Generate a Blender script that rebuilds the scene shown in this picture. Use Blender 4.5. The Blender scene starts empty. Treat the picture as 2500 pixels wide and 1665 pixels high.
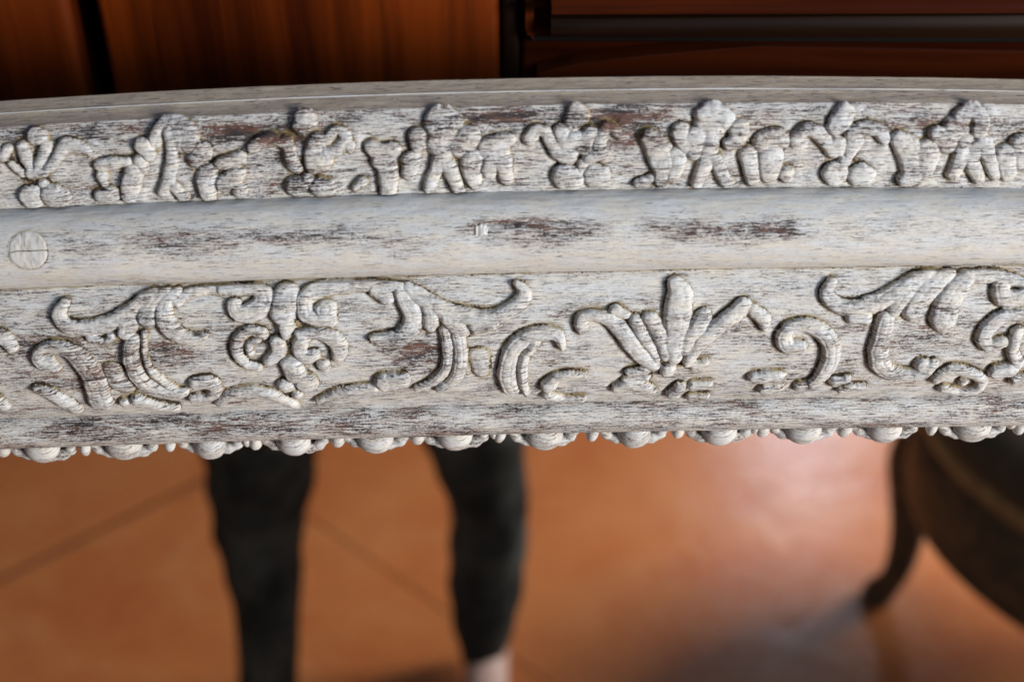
import bpy, bmesh, math, random
import numpy as np
from mathutils import Vector, Matrix
random.seed(7)
scene = bpy.context.scene
COL = scene.collection
R = math.radians

# ------------------------------------------------------------------ camera
LEAN = R(5)                      # the mirror leans back against the cabinet
ORG = 1.10                       # height of the rail's reference line above the mirror's foot
cam_d = bpy.data.cameras.new('camera')
cam = bpy.data.objects.new('camera', cam_d); COL.objects.link(cam)
cam.location = (0, -0.28255, 1.41335); cam.rotation_euler = (R(50), 0, 0)
cam_d.sensor_width = 36; cam_d.lens = 49.45
cam_d.clip_start = 0.02; cam_d.clip_end = 50
cam_d.dof.use_dof = True; cam_d.dof.focus_distance = 0.482; cam_d.dof.aperture_fstop = 6.5
scene.camera = cam

# ------------------------------------------------------------------ light: a dim room with a tall window to the right
world = bpy.data.worlds.new('World'); scene.world = world; world.use_nodes = True
bg = world.node_tree.nodes['Background']
bg.inputs[0].default_value = (0.55, 0.64, 0.84, 1); bg.inputs[1].default_value = 0.05
def area(name, loc, target, w, h, power, col):
    d = bpy.data.lights.new(name, 'AREA'); d.shape = 'RECTANGLE'; d.size = w; d.size_y = h
    d.energy = power; d.color = col
    o = bpy.data.objects.new(name, d); COL.objects.link(o); o.location = loc
    o.rotation_euler = (Vector(target) - Vector(loc)).to_track_quat('-Z', 'Y').to_euler()
    return o
area('window_light', (2.15, -1.62, 1.58), (0.1, -0.2, 0.8), .8, 1.1, 110, (1.0, 0.985, 0.94))
area('far_window_light', (1.22, -4.3, 1.78), (0.5, -1.4, 0.3), 0.38, 0.65, 15, (0.70, 0.83, 1.0))
area('room_bounce_fill', (-2.2, -1.3, 0.9), (0, 0.1, 1.0), 1.4, 1.4, .9, (1.0, 0.66, 0.32))  # unseen warm fill lamp, added to stand for bounce from the left
area('ceiling_bounce_fill', (1.0, -0.8, 2.7), (0.1, 0.1, 1.1), 1.6, 1.4, 10.0, (0.27, 0.58, 1.0))  # unseen cool fill lamp, added overhead to tint upward faces
vs = scene.view_settings
vs.view_transform = 'Standard'; vs.look = 'None'; vs.exposure = 0; vs.gamma = 1; vs.use_curve_mapping = False
scene.cycles.max_bounces = 8; scene.cycles.use_denoising = True

PROFILE_H = [-15.0, -14.853, -14.707, -14.56, -14.413, -14.265, -14.118, -13.97, -13.823, -13.675, -13.526, -13.378, -13.23, -13.081, -12.932, -12.783, -12.634, -12.485, -12.335, -12.185, -12.035, -11.885, -11.735, -11.585, -11.434, -11.284, -11.133, -10.982, -10.831, -10.679, -10.528, -10.514, -10.499, -10.481, -10.462, -10.441, -10.419, -10.396, -10.372, -10.347, -10.322, -10.297, -10.273, -10.249, -10.225, -10.203, -10.182, -10.161, -10.141, -10.122, -10.104, -10.086, -10.069, -10.053, -10.038, -10.024, -10.01, -9.998, -9.987, -9.977, -9.968, -9.809, -9.649, -9.488, -9.326, -9.164, -9.002, -8.838, -8.674, -8.51, -8.345, -8.179, -8.012, -7.845, -7.678, -7.509, -7.341, -7.171, -7.001, -6.831, -6.66, -6.488, -6.316, -6.144, -5.971, -5.797, -5.623, -5.448, -5.273, -5.098, -4.922, -4.432, -3.966, -3.522, -3.102, -2.706, -2.333, -1.986, -1.662, -1.364, -1.091, -0.837, -0.596, -0.367, -0.151, 0.052, 0.242, 0.419, 0.583, 0.734, 0.872, 1.0, 1.122, 1.237, 1.345, 1.447, 1.543, 1.632, 1.714, 1.79, 1.859, 3.067, 4.293, 5.52, 6.731, 7.91, 9.049, 10.135, 11.156, 12.104, 12.976, 13.768, 14.472, 15.083, 15.603, 16.03, 16.362, 16.596, 16.732, 16.767, 16.703, 16.539, 16.277, 15.917, 15.464, 14.919, 14.286, 13.569, 12.774, 11.905, 10.968, 12.113, 13.155, 14.088, 14.907, 15.62, 16.264, 16.841, 17.348, 17.787, 18.18, 18.53, 18.837, 19.101, 19.321, 19.499, 19.633, 19.723, 19.764, 19.748, 19.673, 19.54, 19.347, 19.083, 18.748, 18.341, 17.864, 17.317, 16.701, 16.018, 15.268, 15.744, 16.199, 16.63, 17.033, 17.404, 17.74, 18.038, 18.297, 18.523, 18.717, 18.876, 19.001, 19.09, 19.144, 19.162, 19.147, 19.102, 19.028, 18.923, 18.79, 18.628, 18.437, 18.219, 17.977, 17.71, 17.42, 17.108, 16.774, 16.42, 16.046]
PROFILE_Z = [92.648, 92.571, 92.493, 92.416, 92.34, 92.263, 92.187, 92.112, 92.036, 91.961, 91.887, 91.812, 91.739, 91.665, 91.592, 91.519, 91.446, 91.374, 91.302, 91.231, 91.16, 91.089, 91.018, 90.948, 90.878, 90.809, 90.74, 90.671, 90.603, 90.535, 90.467, 90.488, 90.507, 90.525, 90.541, 90.554, 90.566, 90.575, 90.581, 90.585, 90.586, 90.585, 90.581, 90.575, 90.566, 90.554, 90.541, 90.527, 90.513, 90.497, 90.48, 90.463, 90.444, 90.425, 90.405, 90.385, 90.364, 90.342, 90.32, 90.297, 90.274, 90.175, 90.077, 89.981, 89.885, 89.791, 89.698, 89.606, 89.515, 89.425, 89.337, 89.249, 89.163, 89.078, 88.994, 88.911, 88.83, 88.749, 88.67, 88.592, 88.515, 88.439, 88.365, 88.292, 88.22, 88.149, 88.079, 88.011, 87.944, 87.878, 87.813, 87.005, 86.183, 85.349, 84.503, 83.645, 82.776, 81.898, 81.01, 80.113, 79.209, 78.299, 77.385, 76.469, 75.549, 74.626, 73.7, 72.772, 71.842, 70.909, 69.974, 69.038, 68.101, 67.163, 66.225, 65.285, 64.345, 63.405, 62.463, 61.522, 60.579, 60.806, 60.888, 60.826, 60.619, 60.275, 59.813, 59.238, 58.556, 57.774, 56.908, 55.968, 54.961, 53.895, 52.782, 51.629, 50.446, 49.24, 48.019, 46.79, 45.563, 44.345, 43.145, 41.97, 40.828, 39.726, 38.673, 37.675, 36.738, 35.869, 35.074, 33.704, 32.254, 30.732, 29.146, 27.509, 25.844, 24.154, 22.442, 20.711, 18.969, 17.218, 15.459, 13.694, 11.922, 10.145, 8.364, 6.581, 4.796, 3.011, 1.227, -0.554, -2.329, -4.095, -5.848, -7.587, -9.307, -11.007, -12.683, -14.333, -15.953, -16.152, -16.394, -16.677, -16.999, -17.358, -17.749, -18.17, -18.615, -19.079, -19.557, -20.048, -20.548, -21.056, -21.569, -22.084, -22.6, -23.114, -23.624, -24.129, -24.627, -25.117, -25.596, -26.064, -26.519, -26.96, -27.387, -27.797, -28.19, -28.565, -28.92]
ARC_A = [4.109, 4.112, 4.115, 4.118, 4.12, 4.123, 4.126, 4.129, 4.132, 4.134, 4.137, 4.14, 4.143, 4.146, 4.148, 4.151, 4.154, 4.157, 4.159, 4.162, 4.165, 4.168, 4.17, 4.173, 4.176, 4.179, 4.181, 4.184, 4.187, 4.189, 4.192, 4.192, 4.192, 4.191, 4.191, 4.191, 4.191, 4.191, 4.191, 4.191, 4.192, 4.192, 4.192, 4.193, 4.193, 4.193, 4.194, 4.194, 4.195, 4.195, 4.196, 4.196, 4.197, 4.197, 4.198, 4.198, 4.199, 4.199, 4.2, 4.2, 4.201, 4.204, 4.208, 4.211, 4.215, 4.218, 4.221, 4.224, 4.228, 4.231, 4.234, 4.238, 4.241, 4.244, 4.247, 4.25, 4.253, 4.257, 4.26, 4.263, 4.266, 4.269, 4.272, 4.275, 4.278, 4.281, 4.284, 4.287, 4.29, 4.293, 4.296, 4.296, 4.296, 4.296, 4.296, 4.296, 4.296, 4.296, 4.296, 4.296, 4.296, 4.296, 4.296, 4.296, 4.296, 4.296, 4.296, 4.296, 4.296, 4.296, 4.296, 4.296, 4.296, 4.296, 4.296, 4.296, 4.296, 4.296, 4.296, 4.296, 4.296, 4.307, 4.322, 4.34, 4.362, 4.388, 4.415, 4.445, 4.476, 4.51, 4.544, 4.578, 4.614, 4.649, 4.684, 4.719, 4.753, 4.786, 4.818, 4.849, 4.877, 4.905, 4.93, 4.953, 4.973, 4.991, 5.007, 5.02, 5.031, 5.038, 5.043, 5.051, 5.058, 5.066, 5.074, 5.081, 5.089, 5.096, 5.104, 5.111, 5.118, 5.125, 5.132, 5.139, 5.146, 5.152, 5.159, 5.165, 5.172, 5.178, 5.184, 5.189, 5.195, 5.2, 5.205, 5.21, 5.214, 5.219, 5.223, 5.226, 5.23, 5.23, 5.23, 5.23, 5.23, 5.23, 5.23, 5.23, 5.23, 5.23, 5.23, 5.23, 5.23, 5.23, 5.23, 5.23, 5.23, 5.23, 5.23, 5.23, 5.23, 5.23, 5.23, 5.23, 5.23, 5.23, 5.23, 5.23, 5.23, 5.23, 5.23]
ARC_B = [-4.856, -4.848, -4.839, -4.831, -4.822, -4.814, -4.806, -4.797, -4.789, -4.78, -4.772, -4.764, -4.755, -4.747, -4.739, -4.73, -4.722, -4.714, -4.705, -4.697, -4.689, -4.681, -4.672, -4.664, -4.656, -4.648, -4.64, -4.632, -4.623, -4.615, -4.607, -4.608, -4.609, -4.609, -4.61, -4.61, -4.61, -4.61, -4.61, -4.609, -4.609, -4.608, -4.607, -4.606, -4.605, -4.603, -4.602, -4.601, -4.599, -4.598, -4.596, -4.595, -4.593, -4.592, -4.59, -4.589, -4.587, -4.585, -4.584, -4.582, -4.581, -4.57, -4.56, -4.55, -4.54, -4.53, -4.52, -4.51, -4.5, -4.491, -4.481, -4.471, -4.461, -4.452, -4.442, -4.433, -4.423, -4.414, -4.404, -4.395, -4.386, -4.377, -4.367, -4.358, -4.349, -4.34, -4.331, -4.322, -4.313, -4.305, -4.296, -4.257, -4.217, -4.178, -4.139, -4.1, -4.06, -4.021, -3.982, -3.944, -3.905, -3.867, -3.829, -3.791, -3.753, -3.715, -3.678, -3.641, -3.604, -3.567, -3.53, -3.494, -3.458, -3.422, -3.386, -3.351, -3.315, -3.28, -3.245, -3.21, -3.175, -3.156, -3.13, -3.097, -3.059, -3.015, -2.967, -2.915, -2.859, -2.801, -2.742, -2.681, -2.619, -2.557, -2.496, -2.435, -2.375, -2.317, -2.262, -2.208, -2.158, -2.11, -2.066, -2.026, -1.99, -1.958, -1.931, -1.908, -1.89, -1.876, -1.868, -1.852, -1.837, -1.821, -1.806, -1.791, -1.776, -1.761, -1.746, -1.732, -1.717, -1.703, -1.689, -1.676, -1.662, -1.649, -1.636, -1.623, -1.611, -1.598, -1.587, -1.575, -1.564, -1.554, -1.544, -1.534, -1.525, -1.516, -1.508, -1.501, -1.494, -1.494, -1.494, -1.494, -1.494, -1.494, -1.494, -1.494, -1.494, -1.494, -1.494, -1.494, -1.494, -1.494, -1.494, -1.494, -1.494, -1.494, -1.494, -1.494, -1.494, -1.494, -1.494, -1.494, -1.494, -1.494, -1.494, -1.494, -1.494, -1.494, -1.494]
BREAKS = [0.0, 4.977, 5.724, 11.348, 39.694, 76.567, 130.134, 145.609]
CARVINGS = [
 ('carved_palmette','upper',[(2.56,[(-152.8,14.6,2.94),(-151.7,15,2.52)]),(1.86,[(-157.6,17.8,1.89),(-156.7,21.9,2.02),(-155.7,25.7,1.26)]),(1.86,[(-149.6,18.2,2.02),(-152,22.9,1.85),(-154.3,26.2,1.26)]),(2.08,[(-143.4,18.1,2.31),(-146.4,22,1.76),(-149.1,25.3,1.68),(-153,26.6,1.05)]),(2.08,[(-143.4,18,2.31),(-139,19.1,2.02),(-136.1,21,1.18)]),(1.67,[(-162.6,18.6,1.76),(-164.1,20.7,1.68)]),(1.3,[(-161.8,23.5,1.18),(-158.4,26.9,1.26)]),(1.77,[(-156.1,26.9,1.76),(-151.5,26.4,1.89)]),(1.61,[(-152.3,30.7,1.68)]),(1.77,[(-166.6,17.6,1.89),(-169.1,20.4,1.68)])]),
 ('carved_pellet','upper',[(3.12,[(-157,34.9,3.7),(-156.8,36.1,3.36)])]),
 ('carved_pellet','upper',[(3.34,[(-149.5,35,3.99),(-148.1,36.1,3.78)])]),
 ('carved_leaf_bud','upper',[(2.24,[(-114.1,18.8,1.89),(-114.3,16.3,1.76),(-112,13.3,1.76),(-108.3,12.4,1.89),(-104.6,14,2.31),(-102.9,17.5,2.52),(-103.9,20.7,2.1)]),(1.6,[(-106.3,16.7,3.99),(-106.5,19.2,2.94)]),(1.93,[(-110.3,15.1,1.47),(-109.4,19.1,1.68),(-109.7,24.6,1.89),(-110.9,29.5,2.1),(-112.3,33.4,2.1),(-114,35.6,1.47)]),(1.93,[(-109.3,34,1.89),(-107.1,37.7,2.1)]),(2.56,[(-118.2,20,2.94),(-116.9,22.2,2.31)]),(1.86,[(-120.3,24.5,2.02),(-119.2,27.2,1.89)]),(2.62,[(-99.7,22.3,3.03),(-102,24.8,2.52)])]),
 ('carved_leaf','upper',[(1.77,[(-133.4,25.4,1.89),(-128.5,24.8,1.89),(-123.7,24.8,1.34)]),(1.86,[(-132.7,28.9,2.02),(-132.1,31.7,1.18)]),(2.4,[(-133.9,35.9,2.31),(-130.5,35.6,2.73)])]),
 ('carved_leaf','upper',[(2.62,[(-122.4,28,3.03),(-123.6,31.9,2.94),(-125,36.6,2.61)])]),
 ('carved_leaf','upper',[(2.62,[(-98.6,29.1,3.03),(-99.4,33,2.94),(-98.4,40,1.89)]),(1.99,[(-94,26.7,2.02),(-87.6,25,2.19)]),(2.56,[(-88.7,30.3,2.52),(-93.1,33.3,2.94)]),(2.24,[(-88.5,35.9,2.52)])]),
 ('carved_fleur','upper',[(3.03,[(-66.4,14.1,3.57),(-67.5,15.8,2.73)]),(1.93,[(-83.4,21.9,1.68),(-80.3,19.9,2.1),(-76.6,19.1,1.89),(-74.1,20.9,1.47)]),(1.99,[(-72.6,20.2,2.19),(-71.6,23.5,1.89),(-70.8,27.3,2.1),(-69.4,29.2,1.6)]),(2.3,[(-62.2,20.2,2.61),(-63.9,23.8,2.52),(-64.8,27.4,2.1)]),(2.81,[(-61.4,26.7,3.28),(-64.5,28.5,2.31)]),(1.86,[(-59.3,20,1.76),(-55.9,17.2,1.47),(-53.1,19.8,1.89),(-56.1,23.3,2.02),(-59.9,24.3,1.89)]),(1.77,[(-52.1,22.4,1.89)]),(1.77,[(-66.3,32.9,1.89)])]),
 ('carved_pellet','upper',[(2.93,[(-70.1,35.3,3.45)])]),
 ('carved_pellet','upper',[(3.03,[(-62,35.9,3.57),(-60.5,35.9,2.94)])]),
 ('carved_leaf_bud','upper',[(3.03,[(-24.3,15,3.57),(-22.5,14,3.36),(-19.9,15.5,3.57)]),(3.4,[(-22.5,16.8,5.46),(-22.5,19.1,4.62)]),(2.4,[(-30.6,20,2.73),(-30.3,22.9,2.31)]),(3.19,[(-14.5,20.7,3.78),(-17.1,23.2,3.36)]),(2.2,[(-22.6,22.1,5.04)]),(2.56,[(-22.7,27.3,2.94),(-24.6,31.3,1.89),(-26.6,35.6,2.1),(-27.2,37.5,1.6)]),(2.24,[(-20.9,29.5,2.52),(-19.2,33.9,2.19),(-17.1,40,1.89)])]),
 ('carved_leaf','upper',[(2.56,[(-45,22.9,2.44),(-42.5,24.8,2.94),(-38.4,24,2.52)]),(2.71,[(-42.2,27.3,3.15),(-40.5,30.8,3.03),(-40.3,34.3,2.94),(-40.6,39.9,2.52)])]),
 ('carved_leaf','upper',[(2.49,[(-32.7,27.6,2.86),(-33.5,31.8,2.19)])]),
 ('carved_leaf','upper',[(3.03,[(-13.1,27.6,3.57),(-13.2,31.4,3.03),(-12.3,35.8,2.19)]),(2.56,[(-8.7,24.5,2.94),(-4.3,22.5,2.73),(-1,21.5,1.89)]),(2.87,[(-6.1,28.3,3.36),(-7.6,31.6,2.52)])]),
 ('carved_leaf','upper',[(2.62,[(-4.3,25.7,3.03),(-2.9,30.6,2.52),(-2,34.9,2.02)])]),
 ('carved_leaf','upper',[(1.67,[(-48.6,34.7,1.76),(-50.9,36.5,1.26)])]),
 ('carved_fleur','upper',[(2.87,[(20.5,14.3,3.36),(19,16.2,2.73)]),(2.08,[(5.6,21.3,2.31),(7.6,18.9,1.89),(10.7,20,1.89),(12.2,23.2,1.89),(15.1,26.7,2.31),(18.5,28.3,2.02)]),(2.24,[(15.4,19.4,2.44),(16.2,22.5,2.52),(18.4,25.9,2.52)]),(2.71,[(19.8,22.5,3.15)]),(2.56,[(24.6,20.2,2.31),(22.8,23.7,2.94)]),(1.93,[(27.6,24.7,2.1),(28.6,20,1.89),(31.1,18.4,1.76),(34.1,21.1,1.34)]),(2.18,[(27.6,26.4,2.44),(24.7,28.5,2.1)]),(1.77,[(22.6,30.6,1.89),(21.9,32.9,1.26)])]),
 ('carved_pellet','upper',[(3.4,[(17.1,34.3,4.2),(18.6,34.8,3.99)])]),
 ('carved_pellet','upper',[(3.25,[(26.3,33.8,3.87),(27.8,34.2,3.57)])]),
 ('carved_leaf_bud','upper',[(2.71,[(60.5,15,2.52),(63.4,14,3.15),(67.5,16.2,2.94)]),(2,[(62.8,17.8,4.83)]),(2.49,[(53.4,19.8,2.61),(53.9,22.3,2.86),(55.8,24.9,2.31)]),(2.87,[(58.2,21.9,3.36),(58.1,26.7,2.52)]),(2.24,[(64,19.3,2.44),(63.1,23.5,2.52),(62.6,27.9,2.44),(61.1,33,2.19),(59.5,37.3,1.76)]),(1.93,[(64.9,28.9,1.89),(67,33.1,2.1),(69.5,37.1,2.02)]),(2.56,[(72,19.3,2.94),(71.4,22.9,2.52),(68.9,23.9,1.89)])]),
 ('carved_leaf','upper',[(3.25,[(43.2,21.7,2.52),(45.8,24.7,3.57),(47.5,28.3,3.87),(48.4,32.5,3.03),(47.9,36.1,2.31)]),(1.61,[(40.6,37.2,1.47),(44.6,35.7,1.68)])]),
 ('carved_leaf','upper',[(2.49,[(52.3,27.8,2.86),(52.8,31.2,2.44),(51.4,35.1,1.76)])]),
 ('carved_leaf','upper',[(2.42,[(75.1,27.3,2.76),(76.7,32.1,2.67),(77.8,36.3,2.14)]),(2.75,[(79.9,23.7,3.21),(84,21.8,2.76),(86.7,23.4,2)]),(3.19,[(82.5,28.3,3.78),(82.6,33.6,3.12)]),(2.29,[(88.2,34.3,2.58)])]),
 ('carved_fleur','upper',[(2.85,[(105.3,14.4,2.89),(103.8,17,3.34),(102.4,18.8,2.67)]),(2.02,[(90,23.1,2),(93.3,19.8,2.14),(96.4,20.4,2.23),(99.8,23.5,2.14),(102.6,27,2)]),(2.62,[(104.1,25,3.03)]),(2.29,[(108.4,21.1,2.58),(111.8,19.2,2.14),(116.1,19.7,2.23),(118.8,22.6,1.69)]),(2.35,[(109,23.5,2.67),(108.2,27,2)]),(1.95,[(106.6,29.9,2.14)])]),
 ('carved_pellet','upper',[(3.29,[(103.7,34.1,3.92)])]),
 ('carved_pellet','upper',[(3.29,[(112,34.5,3.92),(113.2,34.9,3.34)])]),
 ('carved_leaf','upper',[(3.35,[(123.1,22.5,2.58),(126.1,25.5,3.78),(128.2,29.5,4.01),(128.7,33.7,3.56),(126.3,36.2,2.23)]),(3.29,[(132.5,26.4,3.92),(132.4,32,3.12)])]),
 ('carved_leaf_bud','upper',[(2.69,[(135.1,21,2.67),(138.5,24,3.12)]),(2.52,[(142.4,15.2,2.67),(145.8,13.7,2.89),(148.7,15.9,2.67),(148.6,20,2.45)]),(2,[(140.9,19.1,4.01)]),(2.29,[(144.3,23.2,2.58),(143.5,28.9,2.45),(142,34.7,2)]),(2.29,[(148.1,25.6,2.58),(147.4,28.9,2)]),(2.02,[(146.2,28.1,2),(148.1,31.8,2.23),(150.7,36,1.87)]),(2.29,[(150.2,23.2,2.58),(152.4,27.9,2.58),(155.8,33.8,2.31)])]),
 ('carved_leaf','upper',[(3.02,[(158,27.8,3.56),(159.3,33.6,2.67)]),(3.02,[(162.1,23.7,3.12),(164.5,29.3,3.56)])]),
 ('carved_scroll','lower',[(2.86,[(-157,102.9,3.34),(-154.7,105.1,2.15)]),(3.4,[(-157.8,103.2,2.87),(-159.8,100.7,2.48),(-157.4,97.7,2.29),(-152.4,97,2.63),(-147.9,99.1,3.1),(-144.6,103.7,3.58),(-142.8,108.9,3.82),(-142.3,114.4,3.92),(-142.2,120.3,4.2)])]),
 ('carved_leaf','lower',[(2.32,[(-162.6,113,1.53),(-158.2,115.5,2.48),(-154.7,119.5,2.63),(-151.5,123.3,2.63)])]),
 ('carved_shell','lower',[(1.1,[(-135.7,106.5,3.44),(-134.3,111.6,3.82),(-131.6,114,2.87)])]),
 ('carved_leaf','lower',[(1.85,[(-133.8,121.1,2.01)]),(2.32,[(-129,120.1,2.63),(-122.8,123,2.01),(-116.3,124.9,1.67)])]),
 ('carved_acanthus','lower',[(2.5,[(-148.5,81.7,1.81),(-150.9,85.3,2.39),(-149.6,88.8,2.63),(-145.2,90.2,2.63),(-139,90.1,2.77),(-132.7,88.2,2.87),(-127.1,85.3,2.77),(-122.3,81.9,2.48),(-118.4,79.5,1.91)]),(1.2,[(-138.2,88.2,0.96),(-133.8,87.2,1.19),(-129.3,85,0.86)]),(2.86,[(-127.9,89.1,3.34),(-129.2,92.6,2.39)]),(1.85,[(-140.9,93.9,2.01),(-137.5,95.3,1.34)]),(1.71,[(-134.3,94,1.81),(-135.9,95.9,1.19)]),(2.93,[(-121.7,87.6,3.44),(-120.9,85,2.87),(-118.1,81.5,2.29),(-114.4,79.2,1.67)]),(2.93,[(-110.9,79.2,1.67),(-114.9,82.8,2.29),(-115.8,87.4,3.1),(-114.2,91.8,3.44),(-110.5,94.7,2.77),(-106.2,95.6,2.15),(-103.1,94.7,1.34)]),(1.78,[(-111.2,83,1.81),(-107.7,80.3,1.91),(-102,79.2,1.81),(-95.9,79.2,1.67),(-90.3,79.8,1.67)])]),
 ('carved_stem','lower',[(2.5,[(-127.3,95.5,2.63),(-128.6,100.7,2.63),(-128.2,105.7,2.87),(-126.4,111.1,2.87),(-122.5,114.7,2.87),(-117.5,116.6,2.48),(-112.6,117,1.81)]),(1.6,[(-122.8,93.1,1.19),(-123.6,100.2,1.24),(-122.7,106.4,1.53),(-119.8,110.8,1.67),(-115.5,114.9,1.53)])]),
 ('carved_volute','lower',[(2.43,[(-108,113,2.29),(-103.4,112.7,2.77),(-101.2,115.7,2.29),(-104.5,119.6,2.15),(-109.6,120.3,1.81)])]),
 ('carved_leaf','lower',[(2.07,[(-100.9,122.5,1.91),(-97.2,119.2,2.29),(-90.2,117.6,2.15),(-85.3,118.1,2.01),(-80.3,120.9,2.15),(-75.1,126.1,1.67)])]),
 ('carved_leaf','lower',[(2.43,[(-171.3,92,2.63),(-169.4,93.9,2.77),(-168,96.7,2.01)])]),
 ('carved_leaf','lower',[(2.14,[(-177.1,118.5,2.39),(-175.7,120.9,2.15)])]),
 ('carved_scroll','lower',[(3.04,[(-92.3,84.7,2.63),(-91.1,87.2,2.87),(-86.8,86.9,3.34),(-83.2,84.6,3.58),(-82.7,81.4,3.25),(-86.1,79.3,2.29),(-92.6,79.3,1.91),(-96.5,79.3,1.67)])]),
 ('carved_bellflower','lower',[(3.4,[(-74.9,81.2,4.06),(-75.4,84.4,4.68),(-76.4,87.7,4.2)]),(2.57,[(-75.4,92.6,2.96),(-75.6,95,1.91)])]),
 ('carved_scroll','lower',[(3.14,[(-62.1,86.9,3.72)]),(2.57,[(-60.1,90.4,2.15),(-64,90.1,2.39),(-68.3,88.5,2.96),(-69.2,85,2.87),(-67.6,81.9,2.87),(-63.3,79.8,2.63),(-55.9,79.2,2.39),(-49,79.2,2.15),(-42.1,79.5,1.91),(-37,80,1.53)])]),
 ('carved_volute','lower',[(1.96,[(-83.5,94.4,2.15),(-87.7,93.1,2.01),(-91.7,96.4,2.15),(-92.8,101.3,2.15),(-90.1,105.6,2.01),(-85.9,107.3,1.67)]),(1.5,[(-85.5,96.9,1.34),(-88.2,98.6,1.43),(-88,101.6,1.53)]),(2.32,[(-78.9,97.7,2.39),(-78.9,101.6,2.63),(-82.1,104.8,2.15)])]),
 ('carved_volute','lower',[(2.43,[(-70,96.6,2.63),(-71.6,100.8,2.63),(-69.7,103.8,2.77),(-66.5,102.9,2.01)]),(2.57,[(-70.8,95.1,1.91),(-65.1,94.7,2.15),(-60.4,96.9,2.87),(-58,100.2,2.96),(-58.6,103.7,2.29)]),(2.14,[(-63.8,107.2,2.39)])]),
 ('carved_bellflower','lower',[(3.14,[(-74.7,106.8,3.72),(-73.7,110.6,3.44)]),(2.57,[(-77.4,115.4,2.96)]),(3.39,[(-70.5,114.1,4.06)]),(1.96,[(-73.9,120,2.15)])]),
 ('carved_wave','lower',[(1.96,[(-66.7,123.9,1.53),(-60.9,120.1,2.01),(-53.1,118.2,2.15),(-47.2,117.7,1.81)]),(3.22,[(-43.4,114.7,3.82),(-37.6,113.8,3.1)])]),
 ('carved_acanthus','lower',[(2.68,[(-34.8,80.1,1.91),(-30.5,83.4,2.87),(-26.2,86.3,2.96),(-20.7,89,3.1),(-14.6,90.4,3.1),(-8.1,91,2.77),(-2.5,89.3,2.63),(3.1,85.2,2.63),(3.5,82,2.01),(1.4,80.1,1.19)]),(2.86,[(-36.9,81.9,2.29),(-34.8,86,3.1),(-33.2,90.2,3.34),(-34.2,94.2,3.34),(-37.3,97.4,3.25),(-42.6,98,2.87),(-45.8,97.4,1.91)]),(2.5,[(-28.4,85.8,1.81),(-27.2,90.6,2.87),(-27.5,93.7,2.15)]),(2.32,[(-45.6,80.8,2.29),(-42.2,83,2.63),(-40.7,84.2,1.53)]),(2.43,[(-22,91,2.15),(-19,93.9,2.77),(-16.6,95.8,2.01)]),(2.43,[(-12.1,94,2.77),(-6.9,93.2,2.29)])]),
 ('carved_stem','lower',[(1.85,[(-22.5,95.8,2.01),(-21.8,101.1,2.01),(-21.9,106.5,2.01),(-23.8,111.9,2.01),(-28.4,116.3,1.91),(-32.5,118.1,1.34)]),(2.14,[(-18.2,96.7,2.29),(-17.4,103.5,2.39),(-18,110.3,2.39),(-20.4,115.2,2.15),(-24.5,118.5,1.91)])]),
 ('carved_shell','lower',[(0.9,[(-11.3,105.3,3.82),(-10.5,111.1,3.1)])]),
 ('carved_scroll','lower',[(2.57,[(16.9,102.3,1.19),(14.9,98,2.15),(10.6,96.9,2.63),(5.4,98,2.77),(0.6,101.9,2.96),(-1.6,107.8,2.96),(-2.1,114.4,2.96),(-0.3,120.6,2.63)]),(1.71,[(8,101,1.67),(4.5,105.3,1.81),(3.2,111.1,1.81),(3.7,118.2,1.72),(4.9,122.6,1.43)])]),
 ('carved_volute','lower',[(2.5,[(12.2,118.5,2.87),(15.2,114.6,1.91),(20.5,113.6,1.67),(24.5,114.1,1.19)]),(1.78,[(12.3,123.9,1.91),(18.2,126.6,1.67),(24.1,126,1.67)])]),
 ('carved_palmette','lower',[(2.68,[(23.1,95.3,2.29),(23,92,2.15),(27.3,91.2,2.15),(32.1,92.8,2.39),(36.1,97,2.87),(39.8,101.8,3.1),(43.5,106.8,2.87),(47.7,110.6,2.15)]),(2.21,[(34.2,89.8,2.48),(37.3,91.2,1.67)]),(2,[(40.8,93.1,2.15),(43.2,98.3,2.2),(46,103.2,1.91),(48.6,107.6,1.67)]),(2.5,[(45.5,92.6,2.63),(48.3,96.9,2.87),(50.2,101.1,2.87),(51.6,106.2,2.29)]),(3.4,[(53.7,81.4,2.77),(55.1,85,4.06),(54.6,89.1,4.54),(54.4,94.4,4.2),(54,100.8,3.34),(54.4,107.3,2.48)]),(2.5,[(63.2,92.1,2.77),(61.6,95.8,2.87),(59.2,99.4,2.87),(57.8,104.3,2.29)]),(2.5,[(76.3,88.8,2.77),(73,91.8,2.87),(68.5,95.5,2.87),(64.4,99.6,2.87),(61.3,104.3,2.39),(59,109.2,1.91)]),(2.32,[(79.4,90.2,2.29),(82.9,93.4,2.63),(83.5,96.2,1.67)]),(2.43,[(52.4,112.2,2.77)]),(2.07,[(44.3,112.5,2.29),(39.5,113,1.53)]),(1.96,[(61.4,110.8,2.15),(65.2,109.5,1.34)])]),
 ('carved_shell','lower',[(2.68,[(35.9,120.7,2.01),(41.6,119.3,3.1),(47.2,122.2,2.63)]),(2.32,[(55.4,124.2,2.63),(57.3,120.6,2.29)]),(2.07,[(62.2,120.3,2.29),(67,119.5,1.43)]),(1.96,[(62,126.8,2.15),(66.9,126.1,1.43)]),(1.35,[(38.4,116.6,1.15),(45.9,116,1.34)])]),
 ('carved_scroll','lower',[(2.71,[(96.1,104,2.63),(92.1,103.8,2.87),(90.2,99.9,2.77),(92.7,96.4,2.39),(97.4,95.8,2.63),(102.4,98.3,2.96),(106.2,103,3.15),(106.9,109.2,3.1),(105.4,115.2,2.77),(102.6,120.1,2.15)])]),
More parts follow.
